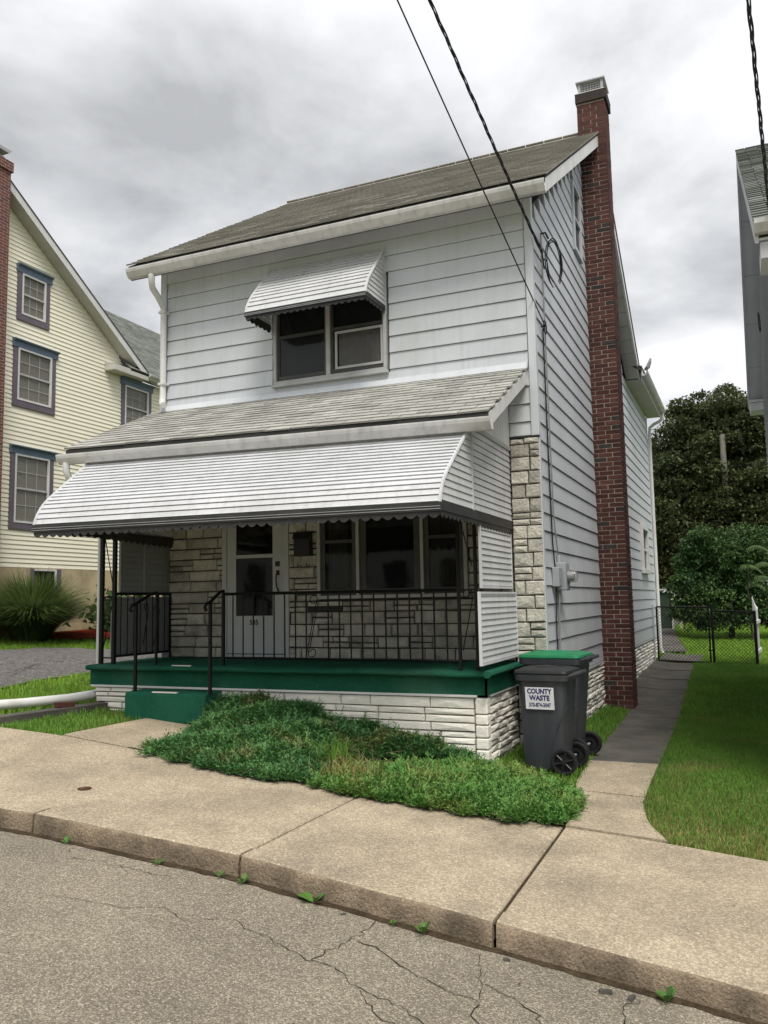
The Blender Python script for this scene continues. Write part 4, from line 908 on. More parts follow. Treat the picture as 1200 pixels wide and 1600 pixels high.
ph = MB(); ph.tube([A2+(far2-A2)*t-Vector((0,0,4*t*(1-t)*.12)) for t in np.linspace(0,1,60)], .0075, 6); tag(ph.build('phone_wire', 'wire', smooth=True), 'single thin black wire running down beside the twisted service cable', 'cable')
m = MB(); m.tube([(.04,.40+.07*math.sin(t),4.80+.08*math.cos(t)) for t in np.linspace(0,6.28,16)], .007, 5); m.tube([(.0,.36,4.80),(.05,.36,4.80)], .012, 5); tag(m.build('wire_coil', 'wire'), 'small coil of wire on the side wall halfway up', 'cable')
th3a = Vector((2.238,-4.0,5.128)); 
A3 = Vector((2.425,-.95,4.82)); th3 = Vector((2.238,-4.0,5.128)); d3 = (th3-A3)
w3 = twisted([A3+d3*t*4.0 - Vector((0,0,4*t*(1-t)*.10)) for t in np.linspace(0,1,160)], .0065, .0095, .7); tag(w3.build('service_drop', 'wire', smooth=True), 'twisted black service cable at the right edge, running to the right-hand house', 'cable')
# ---- wheeled carts
def rrect(cx, cy, hx, hy, r, z, n=4):
    pts = []
    for sx, sy, a0 in ((1,1,0),(-1,1,90),(-1,-1,180),(1,-1,270)):
        for k in range(n+1): a = R(a0+90*k/n); pts.append((cx+sx*(hx-r)+r*math.cos(a), cy+sy*(hy-r)+r*math.sin(a), z))
    return pts
def cart(loc, rz, d, w, h, lidm, label, group):
    t = thing('wheeled_bin', loc, label, 'wheeled bin', group); rot = Matrix.Translation(loc) @ Matrix.Rotation(rz,4,'Z')
    def put(m, name, mt_, parent, smooth=True, bevel=0):
        m.v = [tuple(rot @ Vector(p)) for p in m.v]; return m.build(name, mt_, parent, smooth=smooth, bevel=bevel)
    m = MB(); db, wb = d*.80, w*.80; off = -.02
    m.loft([rrect(off,0,db/2,wb/2,.05,.03),rrect(off,0,db/2+.004,wb/2+.004,.05,.06),rrect(off*.5,0,(db+d)/4,(wb+w)/4,.055,h*.45),rrect(0,0,d/2,w/2,.06,h-.13),rrect(0,0,d/2+.0,w/2,.06,h-.10),rrect(0,0,d/2+.028,w/2+.028,.06,h-.10),rrect(0,0,d/2+.034,w/2+.034,.06,h-.045),rrect(0,0,d/2+.010,w/2+.010,.06,h-.04)])
    body = put(m, 'body', 'cart_grey', t)
    m = MB(); m.loft([rrect(0,0,d/2+.03,w/2+.03,.06,h-.042),rrect(0,0,d/2+.036,w/2+.036,.06,h-.03),rrect(0,0,d/2+.030,w/2+.030,.06,h-.008),rrect(-.01,0,d/2-.03,w/2-.03,.06,h+.012),rrect(-.01,0,d/2-.05,w/2-.05,.06,h+.014),rrect(-.01,0,d/2-.07,w/2-.07,.05,h+.002),rrect(-.01,0,d/2-.12,w/2-.12,.05,h+.004),rrect(-.01,0,d/2-.15,w/2-.15,.05,h+.022),rrect(-.01,0,.02,.02,.01,h+.030)])
    put(m, 'lid', lidm, t)
    m = MB(); hx = d/2+.09
    m.tube([(d/2+.01,-w/2+.03,h-.065),(hx,-w/2+.03,h-.04),(hx+.005,-w/2+.06,h-.035),(hx+.005,w/2-.06,h-.035),(hx,w/2-.03,h-.04),(d/2+.01,w/2-.03,h-.065)], .017, 8); put(m, 'handle', 'cart_grey', t)
    for y in (-w*.22,w*.22): m = MB(); m.tube([(d/2+.0,y,h-.05),(hx,y,h-.035)], .022, 8); put(m, 'hinge', 'cart_black', t)
    wr = .118
    for s in (-1,1):
        yc = s*(w*.40+.035); m = MB(); prof_ = [(.0,.0),(.03,.0),(.03,-.012),(.085,-.006),(.09,-.028),(wr-.008,-.032),(wr,-.022),(wr,.022),(wr-.008,.032),(.09,.028),(.085,.012),(.03,.014),(.0,.014)]
        wx, wz = d/2-.035, wr
        def ring(r, y): return [(wx+math.cos(a)*max(r,.001), yc+y, wz+math.sin(a)*max(r,.001)) for a in np.linspace(0,2*math.pi,24,endpoint=False)]
        m.loft([ring(r,y) for r,y in prof_], cap=False); wh = put(m, 'wheel', 'tyre', t)
        m = MB()
        for k in range(6):
            a = 2*math.pi*k/6+.3; m.tube([(wx+math.cos(a)*.025,yc+s*.022,wz+math.sin(a)*.025),(wx+math.cos(a)*.088,yc+s*.022,wz+math.sin(a)*.088)], .010, 4)
        m.loft([ring(.026,s*.012),ring(.026,s*.034),ring(.002,s*.036)]); put(m, 'spokes', 'cart_black', wh, smooth=False)
    m = MB(); m.tube([(d/2-.035,-w*.40,wr),(d/2-.035,w*.40,wr)], .012, 6); put(m, 'axle', 'galv', t)
    # moulded wheel-arch line on the side
    for s in (-1,1):
        m = MB(); pts = []
        for u in np.linspace(0,1,14): z = .05+u*h*.60; x = d*.10+.20*u**1.7; yy = s*(wb/2+(w-wb)/2*(z/(h-.1))+.001); pts.append((x,yy,z))
        m.tube(pts, .006, 5); put(m, 'moulding', 'cart_grey', t)
    return t, put
bin1, put1 = cart((.20,-.905,Gz(.235,-.9)+.0), R(-4), .46, .46, .955, 'cart_black', 'dark grey wheeled bin with black lid and white lettered label', 'wheeled bins at the porch corner')
m = MB(); y_ = -.245
m.hexa([(-.150,y_+.010,.590),(.126,y_+.010,.590),(.126,y_+.014,.590),(-.150,y_+.014,.590),(-.150,y_-.010,.795),(.126,y_-.010,.795),(.126,y_-.006,.795),(-.150,y_-.006,.795)])
lab = put1(m, 'label_plate', 'label_white', bin1, smooth=False)
def cart_text(body, size, x, z, sx=1., off=.0):
    t = text_mesh(body, size, 'label_blue', None, (0,0,0), 'lettering', rotx=90+5.6, sx=sx, off=off)
    M4 = Matrix.Translation((.20,-.905,Gz(.235,-.9))) @ Matrix.Rotation(R(-4),4,'Z') @ Matrix.Translation((x, y_+.0095-(z-.59)*.0976-.0012, z)); t.data.transform(M4); setparent(t, lab); return t
cart_text('COUNTY', .066, -.012, .757, .84, .0022); cart_text('WASTE', .066, -.012, .695, .90, .0022); cart_text('570-874-3047', .052, -.012, .630, .72, .0012)
bin2, put2 = cart((.15,-.235,Gz(.25,-.2)), R(-5), .58, .52, 1.06, 'cart_green', 'dark grey wheeled bin with bright green lid behind the labelled one', 'wheeled bins at the porch corner')
# ---- white drain pipe, edging slab, loose brick
m = MB(); pp = [(-5.20,-1.00,.62),(-5.23,-1.15,.605),(-5.30,-1.45,.592),(-5.42,-2.0,.60),(-5.55,-2.6,.625),(-5.75,-3.4,.66)]
m.tube(pp, .055, 12); tag(m.build('drain_pipe', 'pvc', smooth=True), 'white plastic drain pipe lying along the edge of the lawn', 'pipe')
m = MB()
for (x, y) in [(-5.06,-.95),(-5.12,-1.4),(-5.20,-2.0),(-5.30,-2.70)]: z = Gz(x,y); m.v += [(x,y,z+.045),(x+.16,y,z+.04),(x+.16,y,z-.1),(x,y,z-.1)]
m.f = sum([[(4*i,4*i+1,4*i+5,4*i+4),(4*i+1,4*i+2,4*i+6,4*i+5),(4*i+3,4*i,4*i+4,4*i+7)] for i in range(3)], [])+[(0,3,2,1),(12,13,14,15)]
tag(m.build('edging', 'concrete_dark'), 'low concrete edging strip beside the white drain pipe', 'edging')
m = MB(); m.box(-.10,.10,-.048,.048,0,.06); lb = m.build('loose_brick', 'brick', bevel=.005); lb.location = (-5.10,-1.72,Gz(-5.1,-1.7)+.045); lb.rotation_euler = (0,R(3),R(68)); tag(lb, 'red brick propping the white drain pipe', 'brick')
# ================================================================== LEFT: cream house
YX = -13.1
yh = thing('cream_house', (-17,4.2,1.0), 'cream clapboard house with mauve window trim and tall brick chimney', 'house')
m = MB(); m.prism([(-.6,.5),(8.2,.5),(8.2,8.385),(4.2,11.09),(-.6,7.4)], -22, YX-.012, 'x'); m.build('wall', 'cream_siding', yh)
m = MB(); m.box(-19,YX-.012,8.201,14.5,.5,7.85); m.build('wall', 'cream_siding', yh)
m = MB(); m.box(-22.02,YX+.02,-.62,14.52,.4,2.56); m.build('foundation', 'stucco', yh)
wins = [(4.76,5.74,8.30,9.62),(4.70,5.98,6.26,7.82),(4.70,5.98,3.43,5.34),(8.32,9.54,6.30,7.78)]
z = 2.57; pitch = .1035
while z < 10.9:
    z1 = z+pitch; ymax = 14.45 if z < 7.84 else 4.6+(10.815-z1)/(2.99/4.42); ymin = 4.30
    segs = [(ymin,ymax)]
    for a,b,c,d in wins:
        if z < d and z1 > c: segs = [q for s in segs for q in ((s[0],min(s[1],a)),(max(s[0],b),s[1])) if q[1]-q[0] > .03]
    if z < 7.2: segs.append((-.6,3.34))
    for a, b in segs:
        m = MB(); m.prism([(YX-.012,z),(YX+.014,z),(YX+.014,z+.008),(YX-.002,z1+.004),(YX-.012,z1+.004)], a, b, 'y'); m.build('clapboard', 'cream_siding', yh)
    z = z1
def ywin(y0,y1,z0,z1,hood=True,lower=True):
    m = MB(); t = .13; x = YX
    m.box(x,x+.035,y0,y0+t,z0+.15,z1-.18); m.box(x,x+.035,y1-t,y1,z0+.15,z1-.18); m.box(x,x+.036,y0,y1,z0,z0+.15); w = m.build('window', 'mauve_trim', yh)
    m = MB(); m.prism([(x,z1-.18),(x+.05,z1-.18),(x+.055,z1-.06),(x+.12,z1-.02),(x+.12,z1),(x,z1+.01)], y0-.03, y1+.05, 'y'); m.build('hood', 'slate_trim', w)
    a,b,c,d = y0+t,y1-t,z0+.15,z1-.18; m = MB(); f = .045
    m.box(x+.002,x+.045,a,a+f,c,d); m.box(x+.002,x+.045,b-f,b,c,d); m.box(x+.002,x+.046,a+f,b-f,c,c+f); m.box(x+.002,x+.046,a+f,b-f,d-f,d); m.build('frame', 'white_paint', w)
    m = MB(); mz = (c+d)/2; m.box(x+.006,x+.03,a+f,b-f,mz-.02,mz+.02); m.build('meeting_rail', 'frame_grey', w)
    for lo, hi, dxx in ((mz+.02,d-f,.0),(c+f,mz-.02,-.006)):
        m = MB(); m.box(x-.004+dxx,x+.004+dxx,a+f,b-f,lo,hi); m.build('pane', 'glass', w)
        m = MB()
        for k in (1,2): yk = a+f+(b-a-2*f)*k/3; m.box(x+.004+dxx,x+.009+dxx,yk-.006,yk+.006,lo,hi)
        m.box(x+.004+dxx,x+.0085+dxx,a+f,b-f,(lo+hi)/2-.006,(lo+hi)/2+.006); m.build('muntin', 'frame_grey', w)
    m = MB(); pts = [(a+f+(b-a-2*f)*i/20, x-.06+.02*math.sin(i*1.7)) for i in range(21)]
    m.v = [(xx,yy,zz) for yy, xx in pts for zz in (c,d)]; m.f = [(2*i,2*i+2,2*i+3,2*i+1) for i in range(20)]; m.build('curtain', 'panel_grey', w)
for q in wins: ywin(*q)
m = MB(); x = YX+.02; m.box(x,x+.03,5.36,6.28,2.06,2.12); m.box(x,x+.03,6.14,6.28,2.12,2.55); m.box(x,x+.03,5.36,5.46,2.12,2.55); bw = m.build('basement_window', 'mauve_trim', yh)
m = MB(); m.box(x+.002,x+.02,5.46,6.08,2.12,2.52); m.build('pane', 'glass_dark', bw)
m = MB(); m.box(x+.002,x+.034,6.08,6.14,2.12,2.54); m.box(x+.002,x+.034,5.46,6.08,2.50,2.54); m.build('frame', 'white_paint', bw)
# gable roof, rake, return, rear roof
RKX = YX+.32
def rk(y): return 11.02+(8.03-11.02)*(y-4.6)/(9.02-4.6)
m = MB(); m.prism([(4.2,rk(4.2)+.02),(9.02,rk(9.02)+.02),(9.02,rk(9.02)-.07),(4.2,rk(4.2)-.07)], -22.2, RKX-.02, 'x'); m.build('roof', 'shingle_grey', yh)
m = MB(); m.prism([(-1.0,7.62),(4.2,rk(4.2)+.02),(4.2,rk(4.2)-.07),(-1.0,7.5)], -22.2, RKX-.02, 'x'); m.build('roof', 'shingle_grey', yh)
m = MB(); m.prism([(4.2,rk(4.2)+.035),(9.04,rk(9.04)+.035),(9.04,rk(9.04)-.0),(4.2,rk(4.2)-.0)], RKX-.019, RKX+.02, 'x'); m.build('roof_edge', 'frame_dark', yh)
m = MB(); m.prism([(4.2,rk(4.2)-.002),(9.03,rk(9.03)-.002),(9.03,rk(9.03)-.20),(4.2,rk(4.2)-.20)], RKX-.019, RKX+.005, 'x'); m.build('rake_board', 'white_paint', yh)
m = MB(); m.prism([(4.2,rk(4.2)-.18),(8.6,rk(8.6)-.18),(8.6,rk(8.6)-.21),(4.2,rk(4.2)-.21)], YX, RKX-.02, 'x'); m.build('soffit_panel', 'soffit', yh)
m = MB(); m.box(YX+.016,RKX+.02,7.68,9.04,7.80,7.96); m.build('eave_return', 'soffit', yh, bevel=.01)
m = MB(); m.prism([(YX+.016,7.965),(RKX+.02,7.965),(YX+.016,8.03)], 7.68, 8.9, 'y'); m.build('eave_return', 'soffit', yh)
m = MB(); m.prism([(YX-.0,7.86),(RKX,7.86),(RKX,7.90),(RKX+.10,7.94),(RKX+.11,7.99),(RKX,7.99),(YX,7.99)], 9.045, 14.6, 'y'); m.build('gutter', 'gutter', yh)
m = MB(); m.prism([(RKX+.02,7.98),(-16.5,11.18),(-20,7.98),(-20,7.90),(-16.5,11.08),(RKX+.02,7.92)], 8.3, 14.8, 'y'); r2o = m.build('roof', 'roof_under', yh)
rv = Vector((-16.5-RKX-.02,0,11.18-7.98)); rl_ = rv.length; rv.normalize()
shingles((RKX+.03,8.3,7.985), (0,1,0), rv, int(rl_/.14), .14, 6.5, .32, 'shingle_grey', 'shingles', r2o)
m = MB(); m.box(YX-.2,YX+.40,3.35,4.14,.8,11.45); yc = m.build('chimney', 'brick_small', yh)
m = MB(); m.box(YX-.24,YX+.44,3.31,4.18,11.45,11.68); m.build('corbel', 'brick_small', yc); m = MB(); m.box(YX-.1,YX+.3,3.45,4.04,11.68,11.80); m.build('flue', 'galv', yc); m = MB(); m.prism([(3.3,11.96),(4.16,11.96),(4.08,11.88),(3.38,11.88)], YX-.2, YX+.40, 'x'); m.build('flue_hood', 'galv', yc)
# ================================================================== RIGHT: grey neighbour house
nh = thing('grey_neighbour_house', (6.5,4.0,-.2), 'grey house with wide soffits at the right edge of the picture', 'house')
NX = 2.54; NE0, NR, NE1 = -1.5, 4.35, 9.2; NZ0, NZR, NZ1 = 4.84, 8.46, 5.62; KX0 = 2.262
WF, WB = -1.1, 8.75
def nroof(y): return NZ0+(NZR-NZ0)*(y-NE0)/(NR-NE0) if y < NR else NZR+(NZ1-NZR)*(y-NR)/(NE1-NR)
m = MB(); m.prism([(WF,-1.),(WB,-1.),(WB,nroof(WB)-.2),(NR,NZR-.2),(WF,nroof(WF)-.2)], NX+.012, 11., 'x'); m.build('wall', 'neigh_siding', nh)
z = .3
while z < NZR-.35:
    zt_ = z+.32; a = WF if zt_ < nroof(WF) else NE0+(zt_-NZ0)/(NZR-NZ0)*(NR-NE0); b = WB if zt_ < nroof(WB) else NR+(NZR-zt_)/(NZR-NZ1)*(NE1-NR)
    if b-a > .1: m = MB(); m.prism([(NX+.014,z),(NX-.014,z),(NX-.014,z+.008),(NX+.004,z+.124),(NX+.014,z+.124)], a, b, 'y'); m.build('clapboard', 'neigh_siding', nh)
    z += .12
z = -.3
while z < NZ0-.42: m = MB(); m.prism([(WF-.001,z),(WF-.028,z),(WF-.028,z+.008),(WF-.010,z+.124),(WF-.001,z+.124)], NX+.0, 10.99, 'x'); m.build('clapboard', 'neigh_siding', nh); z += .12
for xw in (4.0,6.6):
    m = MB(); m.box(xw,xw+1.1,WF-.06,WF-.03,1.2,1.3); m.box(xw,xw+1.1,WF-.06,WF-.03,2.7,2.8); m.box(xw,xw+.1,WF-.06,WF-.03,1.3,2.7); m.box(xw+1.0,xw+1.1,WF-.06,WF-.03,1.3,2.7); w_ = m.build('window', 'white_paint', nh)
    m = MB(); m.box(xw+.1,xw+1.0,WF-.045,WF-.038,1.3,2.7); m.build('pane', 'glass_dark', w_)
m = MB(); m.prism([(NE0,NZ0-.02),(NR,NZR-.02),(NE1,NZ1-.02),(NE1,NZ1-.09),(NR,NZR-.09),(NE0,NZ0-.09)], KX0+.01, 11.4, 'x'); nr = m.build('roof', 'roof_under', nh)
nv = Vector((0,NR-NE0,NZR-NZ0)); nl = nv.length; nv.normalize()
shingles((KX0-.005,NE0-.02,NZ0-.01), (1,0,0), nv, int(nl/.14)+1, .14, 3.2, .31, 'shingle_grey', 'shingles', nr)
for (y0,z0),(y1,z1) in (((NE0,NZ0),(NR,NZR)),((NR,NZR),(NE1,NZ1))):
    m = MB(); m.prism([(y0,z0-.05),(y1,z1-.05),(y1,z1-.21),(y0,z0-.21)], KX0, KX0+.03, 'x'); m.build('rake_board', 'neigh_soffit', nh)
    for s_ in range(5):
        t0, t1 = s_/5, (s_+1)/5-.003; ya, yb = y0+(y1-y0)*t0, y0+(y1-y0)*t1; za, zb = z0+(z1-z0)*t0-.17, z0+(z1-z0)*t1-.17
        m = MB(); m.prism([(ya,za),(yb,zb),(yb,zb-.02),(ya,za-.02)], KX0+.031, NX+.02, 'x'); m.build('soffit_panel', 'neigh_soffit', nh)
m = MB(); m.box(KX0+.03,NX+.03,WB-.05,NE1+.02,NZ1-.36,NZ1-.20); m.build('eave_return', 'white_paint', nh, bevel=.01); m = MB(); m.box(KX0+.01,NX+.04,WB-.07,NE1+.04,NZ1-.198,NZ1-.15); m.build('eave_return', 'white_paint', nh)
m = MB(); m.prism([(NE0+.01,NZ0-.03),(NE0+.01,NZ0-.14),(NE0-.06,NZ0-.14),(NE0-.10,NZ0-.07),(NE0-.10,NZ0-.03)], KX0, 11.3, 'x'); m.build('gutter', 'gutter', nh)
m = MB(); m.box(KX0+.04,11.2,NE0+.02,WF+.05,NZ0-.34,NZ0-.20); m.build('boxed_eave', 'neigh_soffit', nh)
m = MB(); m.tube([(2.50+.02*math.sin(t),6.7+.25*math.sin(t),6.42+.16*math.cos(t)) for t in np.linspace(0,6.0,18)], .009, 5); tag(m.build('wire_coil', 'wire'), 'loop of black wire hanging on the right-hand house wall', 'cable')
# ================================================================== FENCE AND GATE
FY = 11.0
def pz(x): return Gz(x, FY)
def chain(m, x0, x1, z0, z1, y, s=.075):
    n = int((x1-x0+z1-z0)/s)+1
    for i in range(n):
        for sg in (1,-1):
            c = i*s
            a = (x0+c, z0) if sg > 0 else (x0+c, z0)
            # line x = xa + t*sg, z = z0 + t clipped
            xa = x0+c if sg < 0 else x1-c
            t0, t1 = 0, z1-z0
            if sg < 0:
                if xa-t0 > x1: t0 = xa-x1
                if xa-t1 < x0: t1 = xa-x0
                p, q = (xa-t0,z0+t0), (xa-t1,z0+t1)
            else:
                if xa+t0 < x0: t0 = x0-xa
                if xa+t1 > x1: t1 = x1-xa
                p, q = (xa+t0,z0+t0), (xa+t1,z0+t1)
            if t1-t0 > .02: m.tube([(p[0],y,p[1]),(q[0],y,q[1])], .0042, 3, cap=False)
gate = thing('chain_link_gate', (.65,FY,.14), 'black chain-link gate across the side walk', 'gate')
for a, b, w in (((.10,FY,.20),(.10,FY,1.41),.02),((1.20,FY,.17),(1.20,FY,1.39),.02),((.10,FY,1.41),(1.20,FY,1.39),.02),((.10,FY,.20),(1.20,FY,.17),.02)):
    m = MB(); m.tube([a,b], w, 8); m.build('frame_tube', 'iron', gate)
m = MB(); chain(m,.12,1.18,.21,1.38,FY); m.build('mesh', 'iron', gate)
m = MB(); m.box(1.16,1.30,FY-.03,FY+.03,.42,.45); m.build('latch', 'iron', gate)
m = MB(); m.tube([(.01,FY,.05),(.01,FY,1.45)], .026, 8); m.tube([(.01,FY,1.45),(.01,FY,1.475)], [.03,.008], 8); tag(m.build('fence_post', 'meter_grey'), 'grey steel hinge post of the gate against the house wall', 'post')
cf = thing('chain_link_fence', (1.7,FY,.1), 'short black chain-link fence section right of the gate', 'fence')
for x, z1, w in ((1.27,1.45,.028),(2.14,1.28,.032)):
    m = MB(); m.tube([(x,FY,pz(x)-.1),(x,FY,z1)], w, 8); m.tube([(x,FY,z1),(x,FY,z1+.025)], [w*1.15,.01], 8); m.build('post', 'iron', cf)
m = MB(); m.tube([(1.27,FY,1.31),(2.14,FY,1.27)], .018, 8); m.build('top_rail', 'iron', cf)
m = MB(); chain(m,1.30,2.11,.13,1.28,FY); m.build('mesh', 'iron', cf)
pf = thing('picket_fence', (2.2,12.0,.05), 'white picket fence with sloping top seen edge-on beyond the lawn', 'fence')
for i in range(9):
    x = 2.12+.012*i; y = FY+.10+.16*i; zt = 1.60-.05*i+.012*i*i*.2; m = MB(); m.prism([(y-.045,Gz(x,y)+.05),(y+.045,Gz(x,y)+.05),(y+.045,zt-.06),(y,zt),(y-.045,zt-.06)], x-.010, x+.010, 'x'); m.build('picket', 'white_paint', pf)
for z in (.35,1.0): m = MB(); m.hexa([(2.135,FY+.05,z),(2.175,FY+.05,z),(2.27,FY+1.45,z),(2.23,FY+1.45,z),(2.135,FY+.05,z+.07),(2.175,FY+.05,z+.07),(2.27,FY+1.45,z+.07),(2.23,FY+1.45,z+.07)]); m.build('rail', 'white_paint', pf)
# garden frame far behind the gate
gf = thing('garden_trellis', (-.6,22,.4), 'pale garden trellis with dark green netting at the end of the path', 'trellis')
for x, y, mt_ in ((-.42,22,'soffit'),(-.18,22.4,'soffit'),(-.08,22.5,'twig'),(-1.9,22,'soffit')): m = MB(); m.box(x-.03,x+.03,y-.03,y+.03,Gz(x,y)-.1,1.88); m.build('post', mt_, gf)
m = MB(); m.box(-1.95,-.36,21.96,22.04,1.85,1.90); m.build('rail', 'soffit', gf); m = MB(); m.box(-1.9,-.45,22.05,22.06,.5,1.78); m.build('netting', 'dark_green', gf)
up = MB(); up.tube([(1.44,28.6,.3),(1.44,28.6,8.40)], [.16,.12], 10); upo = tag(up.build('utility_pole', 'pole_wood', smooth=True), 'grey wooden pole showing through the dark tree', 'pole')
# ================================================================== VEGETATION
def orient(n, tilt):   # random unit normals & tangents
    a = rng.uniform(0,2*np.pi,n); b = np.clip(rng.normal(0,tilt,n),-1.5,1.5)
    return a, b
def leaves(P, size, name, mat_, parent, up=.5, asp=.6, jit=.5):
    n = len(P); d = rng.normal(0,1,(n,3)); d /= np.linalg.norm(d,axis=1)[:,None]; d[:,2] -= .35; d /= np.linalg.norm(d,axis=1)[:,None]
    nr = rng.normal(0,1,(n,3)); nr[:,2] += 1.2*up*2; s = np.cross(d, nr); s /= np.linalg.norm(s,axis=1)[:,None]+1e-9
    nn = np.cross(s, d); L = size*(1+jit*rng.uniform(-1,1,n))[:,None]; w = L*asp*.5
    v0 = P; v1 = P+d*L*.45+s*w+nn*L*.07; v2 = P+d*L; v3 = P+d*L*.45-s*w+nn*L*.07
    V = np.stack([v0,v1,v2,v3],1).reshape(-1,3); i = np.arange(n)*4
    F = np.concatenate([np.stack([i,i+1,i+2],-1), np.stack([i,i+2,i+3],-1)])
    return npmesh(name, V, F, mat_, parent)
def tree(name, base, h, blobs, nleaf, lsize, lmat, label, cat, trunk_r, group=None, cut=None, limbs=7, inner=0, lobe=230):
    t = thing(name, base, label, cat, group); b = Vector(base); m = MB(); top = b+Vector((.1,.1,h*.62))
    m.tube([b, b+Vector((.03,0,h*.15)), b+Vector((-.05,.04,h*.4)), top], [trunk_r*1.3,trunk_r,trunk_r*.8,trunk_r*.35], 9)
    for k in range(limbs):
        bx = blobs[k % len(blobs)]; s = b+Vector((0,0,h*random.uniform(.15,.45))); e_ = Vector(bx[:3])
        m.tube([s, s.lerp(e_,.45)+Vector((0,0,.12*h*random.random())), e_], [trunk_r*.45,trunk_r*.3,trunk_r*.08], 6)
    m.build('trunk', 'bark', t, smooth=True)
    P = []; vol = np.array([q[3]*q[4]*q[5] for q in blobs])**.67; vol /= vol.sum()
    for q, f in zip(blobs, vol):
        n = int(nleaf*f); d = rng.normal(0,1,(n,3)); d /= np.linalg.norm(d,axis=1)[:,None]; r = rng.uniform(.25,1,n)**.38
        bump_ = 1+.13*np.sin(d[:,0]*7+q[0])*np.sin(d[:,1]*6+q[1])*np.cos(d[:,2]*8+q[2])+rng.normal(0,.035,n)
        P.append(np.array(q[:3])+d*np.array(q[3:6])*(r*bump_)[:,None])
    P = np.concatenate(P)
    # lobes: leaves gather on the upper sides of many branch-end clumps
    nc = max(40, len(P)//lobe); C = P[rng.choice(len(P), nc)]; rad = rng.uniform(.55,1.25,nc)*lsize*5.2; idx = rng.integers(0,nc,len(P))
    d = rng.normal(0,1,P.shape); d /= np.linalg.norm(d,axis=1)[:,None]; fl = rng.random(len(P)) < .8; d[:,2] = np.where(fl, np.abs(d[:,2]), d[:,2])
    Q = C[idx]+d*np.array([1.,1.,.62])*(rad[idx]*rng.uniform(.35,1.,len(P))**.5)[:,None]; mix = rng.random(len(P)) < .92; P[mix] = Q[mix]
    P = P[P[:,2] > base[2]+.15]
    if cut is not None: P = P[~cut(P)]
    leaves(P, lsize, 'crown', lmat, t, up=1.3)
    if inner:
        I = []
        for q in blobs:
            n = inner; d = rng.normal(0,1,(n,3)); d /= np.linalg.norm(d,axis=1)[:,None]; I.append(np.array(q[:3])+d*np.array(q[3:6])*(.74*rng.uniform(.5,1,n)**.4)[:,None])
        I = np.concatenate(I); I = I[I[:,2] > base[2]+.3]
        if cut is not None: I = I[~cut(I)]
        leaves(I, lsize*2.0, 'inner_foliage', lmat, t)
    return t
tz = Gz(1.5,31)
mb_ = []
for x,y,z,a,b,c in ((1.3,31,7.6,3.0,2.6,2.9),(-1.0,31.5,6.0,2.6,2.6,2.6),(3.6,31.3,6.6,2.8,2.6,3.0),(.3,29.6,5.0,2.6,2.2,2.6),(2.6,29.4,4.6,2.6,2.2,2.6),(-1.8,31,3.8,2.2,2.4,2.4),(5.6,32,5.0,2.8,2.6,3.2),(1.6,33,8.2,2.6,2.4,2.4),(4.4,31,3.2,2.6,2.2,2.2),(.6,29.2,3.0,2.4,2.0,1.8),(7.8,33,5.6,3,3,3.4)):
    mb_.append((x,y,z+.3,a,b,c))
cutf = lambda P: (np.abs(P[:,0]-(1.44+.0143*(28.6-P[:,1]))) < .22) & (P[:,1] < 28.9) & (P[:,2] > 7.25-.16*(28.6-P[:,1])) & (P[:,2] < 8.5)
tree('maple_tree', (1.5,31.2,tz), 10.5, mb_, 300000, .145, 'maple_leaf', 'large dark green maple filling the view behind the gate', 'tree', .35, cut=cutf, inner=3200)
bz = Gz(1.2,19)
bb = [(.9,19.5,2.5,.95,.9,1.2),(.25,19.4,2.4,.7,.7,1.2),(1.75,19.6,2.5,.75,.8,1.25),(-.05,19.0,1.5,.6,.7,.8),(1.2,18.8,1.4,1.0,.7,.9),(2.45,19.3,1.4,.8,.7,.8),(1.0,19.9,3.3,.4,.5,.6),(1.9,19.7,3.25,.42,.5,.6),(.35,19.4,3.2,.35,.4,.55),(1.45,18.9,2.6,.6,.5,.8),(.55,18.8,1.1,.8,.6,.6),(2.9,19.5,1.9,.5,.5,.6)]
bb = [(q[0]+.3,)+q[1:] for q in bb]
tree('green_shrub', (1.5,19.4,bz), 3.0, bb, 42000, .085, 'bush_leaf', 'bushy green shrub on the back lawn in front of the dark tree', 'shrub', .08, inner=350)
bb2 = [(4.6,20.5,1.3,1.4,1.0,1.2),(3.4,21,.9,.9,.9,.9)]
tree('olive_shrub', (4.4,20.6,Gz(4.4,20.6)), 2.0, bb2, 6000, .12, 'bush_leaf', 'low yellowish shrub at the right beyond the picket fence', 'shrub', .06)
# feathery fronds at the right of the shrub
fr = thing('sumac_fronds', (2.3,18.6,bz), 'pale feathery fronds rising beside the green shrub', 'plant'); m = MB()
V = []; F = []
for k in range(5):
    b0 = np.array([1.85+.12*k,18.5+rng.normal(0,.1),2.5+rng.normal(0,.35)-.09*k]); ang = rng.uniform(-.7,1.0); ln = rng.uniform(.5,.85)
    for i in range(16):
        t = i/15; c = b0+np.array([math.cos(ang)*.9*t*ln, -.25*t*ln, (.55*t-.75*t*t)*ln+.1])
        for s in (-1,1):
            tip = c+np.array([.03,s*.05-.02,-.12+.05*s])*(1.15-t*.6); w = np.array([.022,0,.008]); j = len(V); V += [c-w,c+w,tip]; F.append((j,j+1,j+2))
npmesh('fronds', np.array(V), np.array(F), 'fern_leaf', fr)
m = MB(); m.tube([(2.1,18.6,bz-.1),(2.05,18.6,1.6),(2.1,18.55,2.6)], [.04,.03,.015], 6); m.build('stem', 'bark', fr)
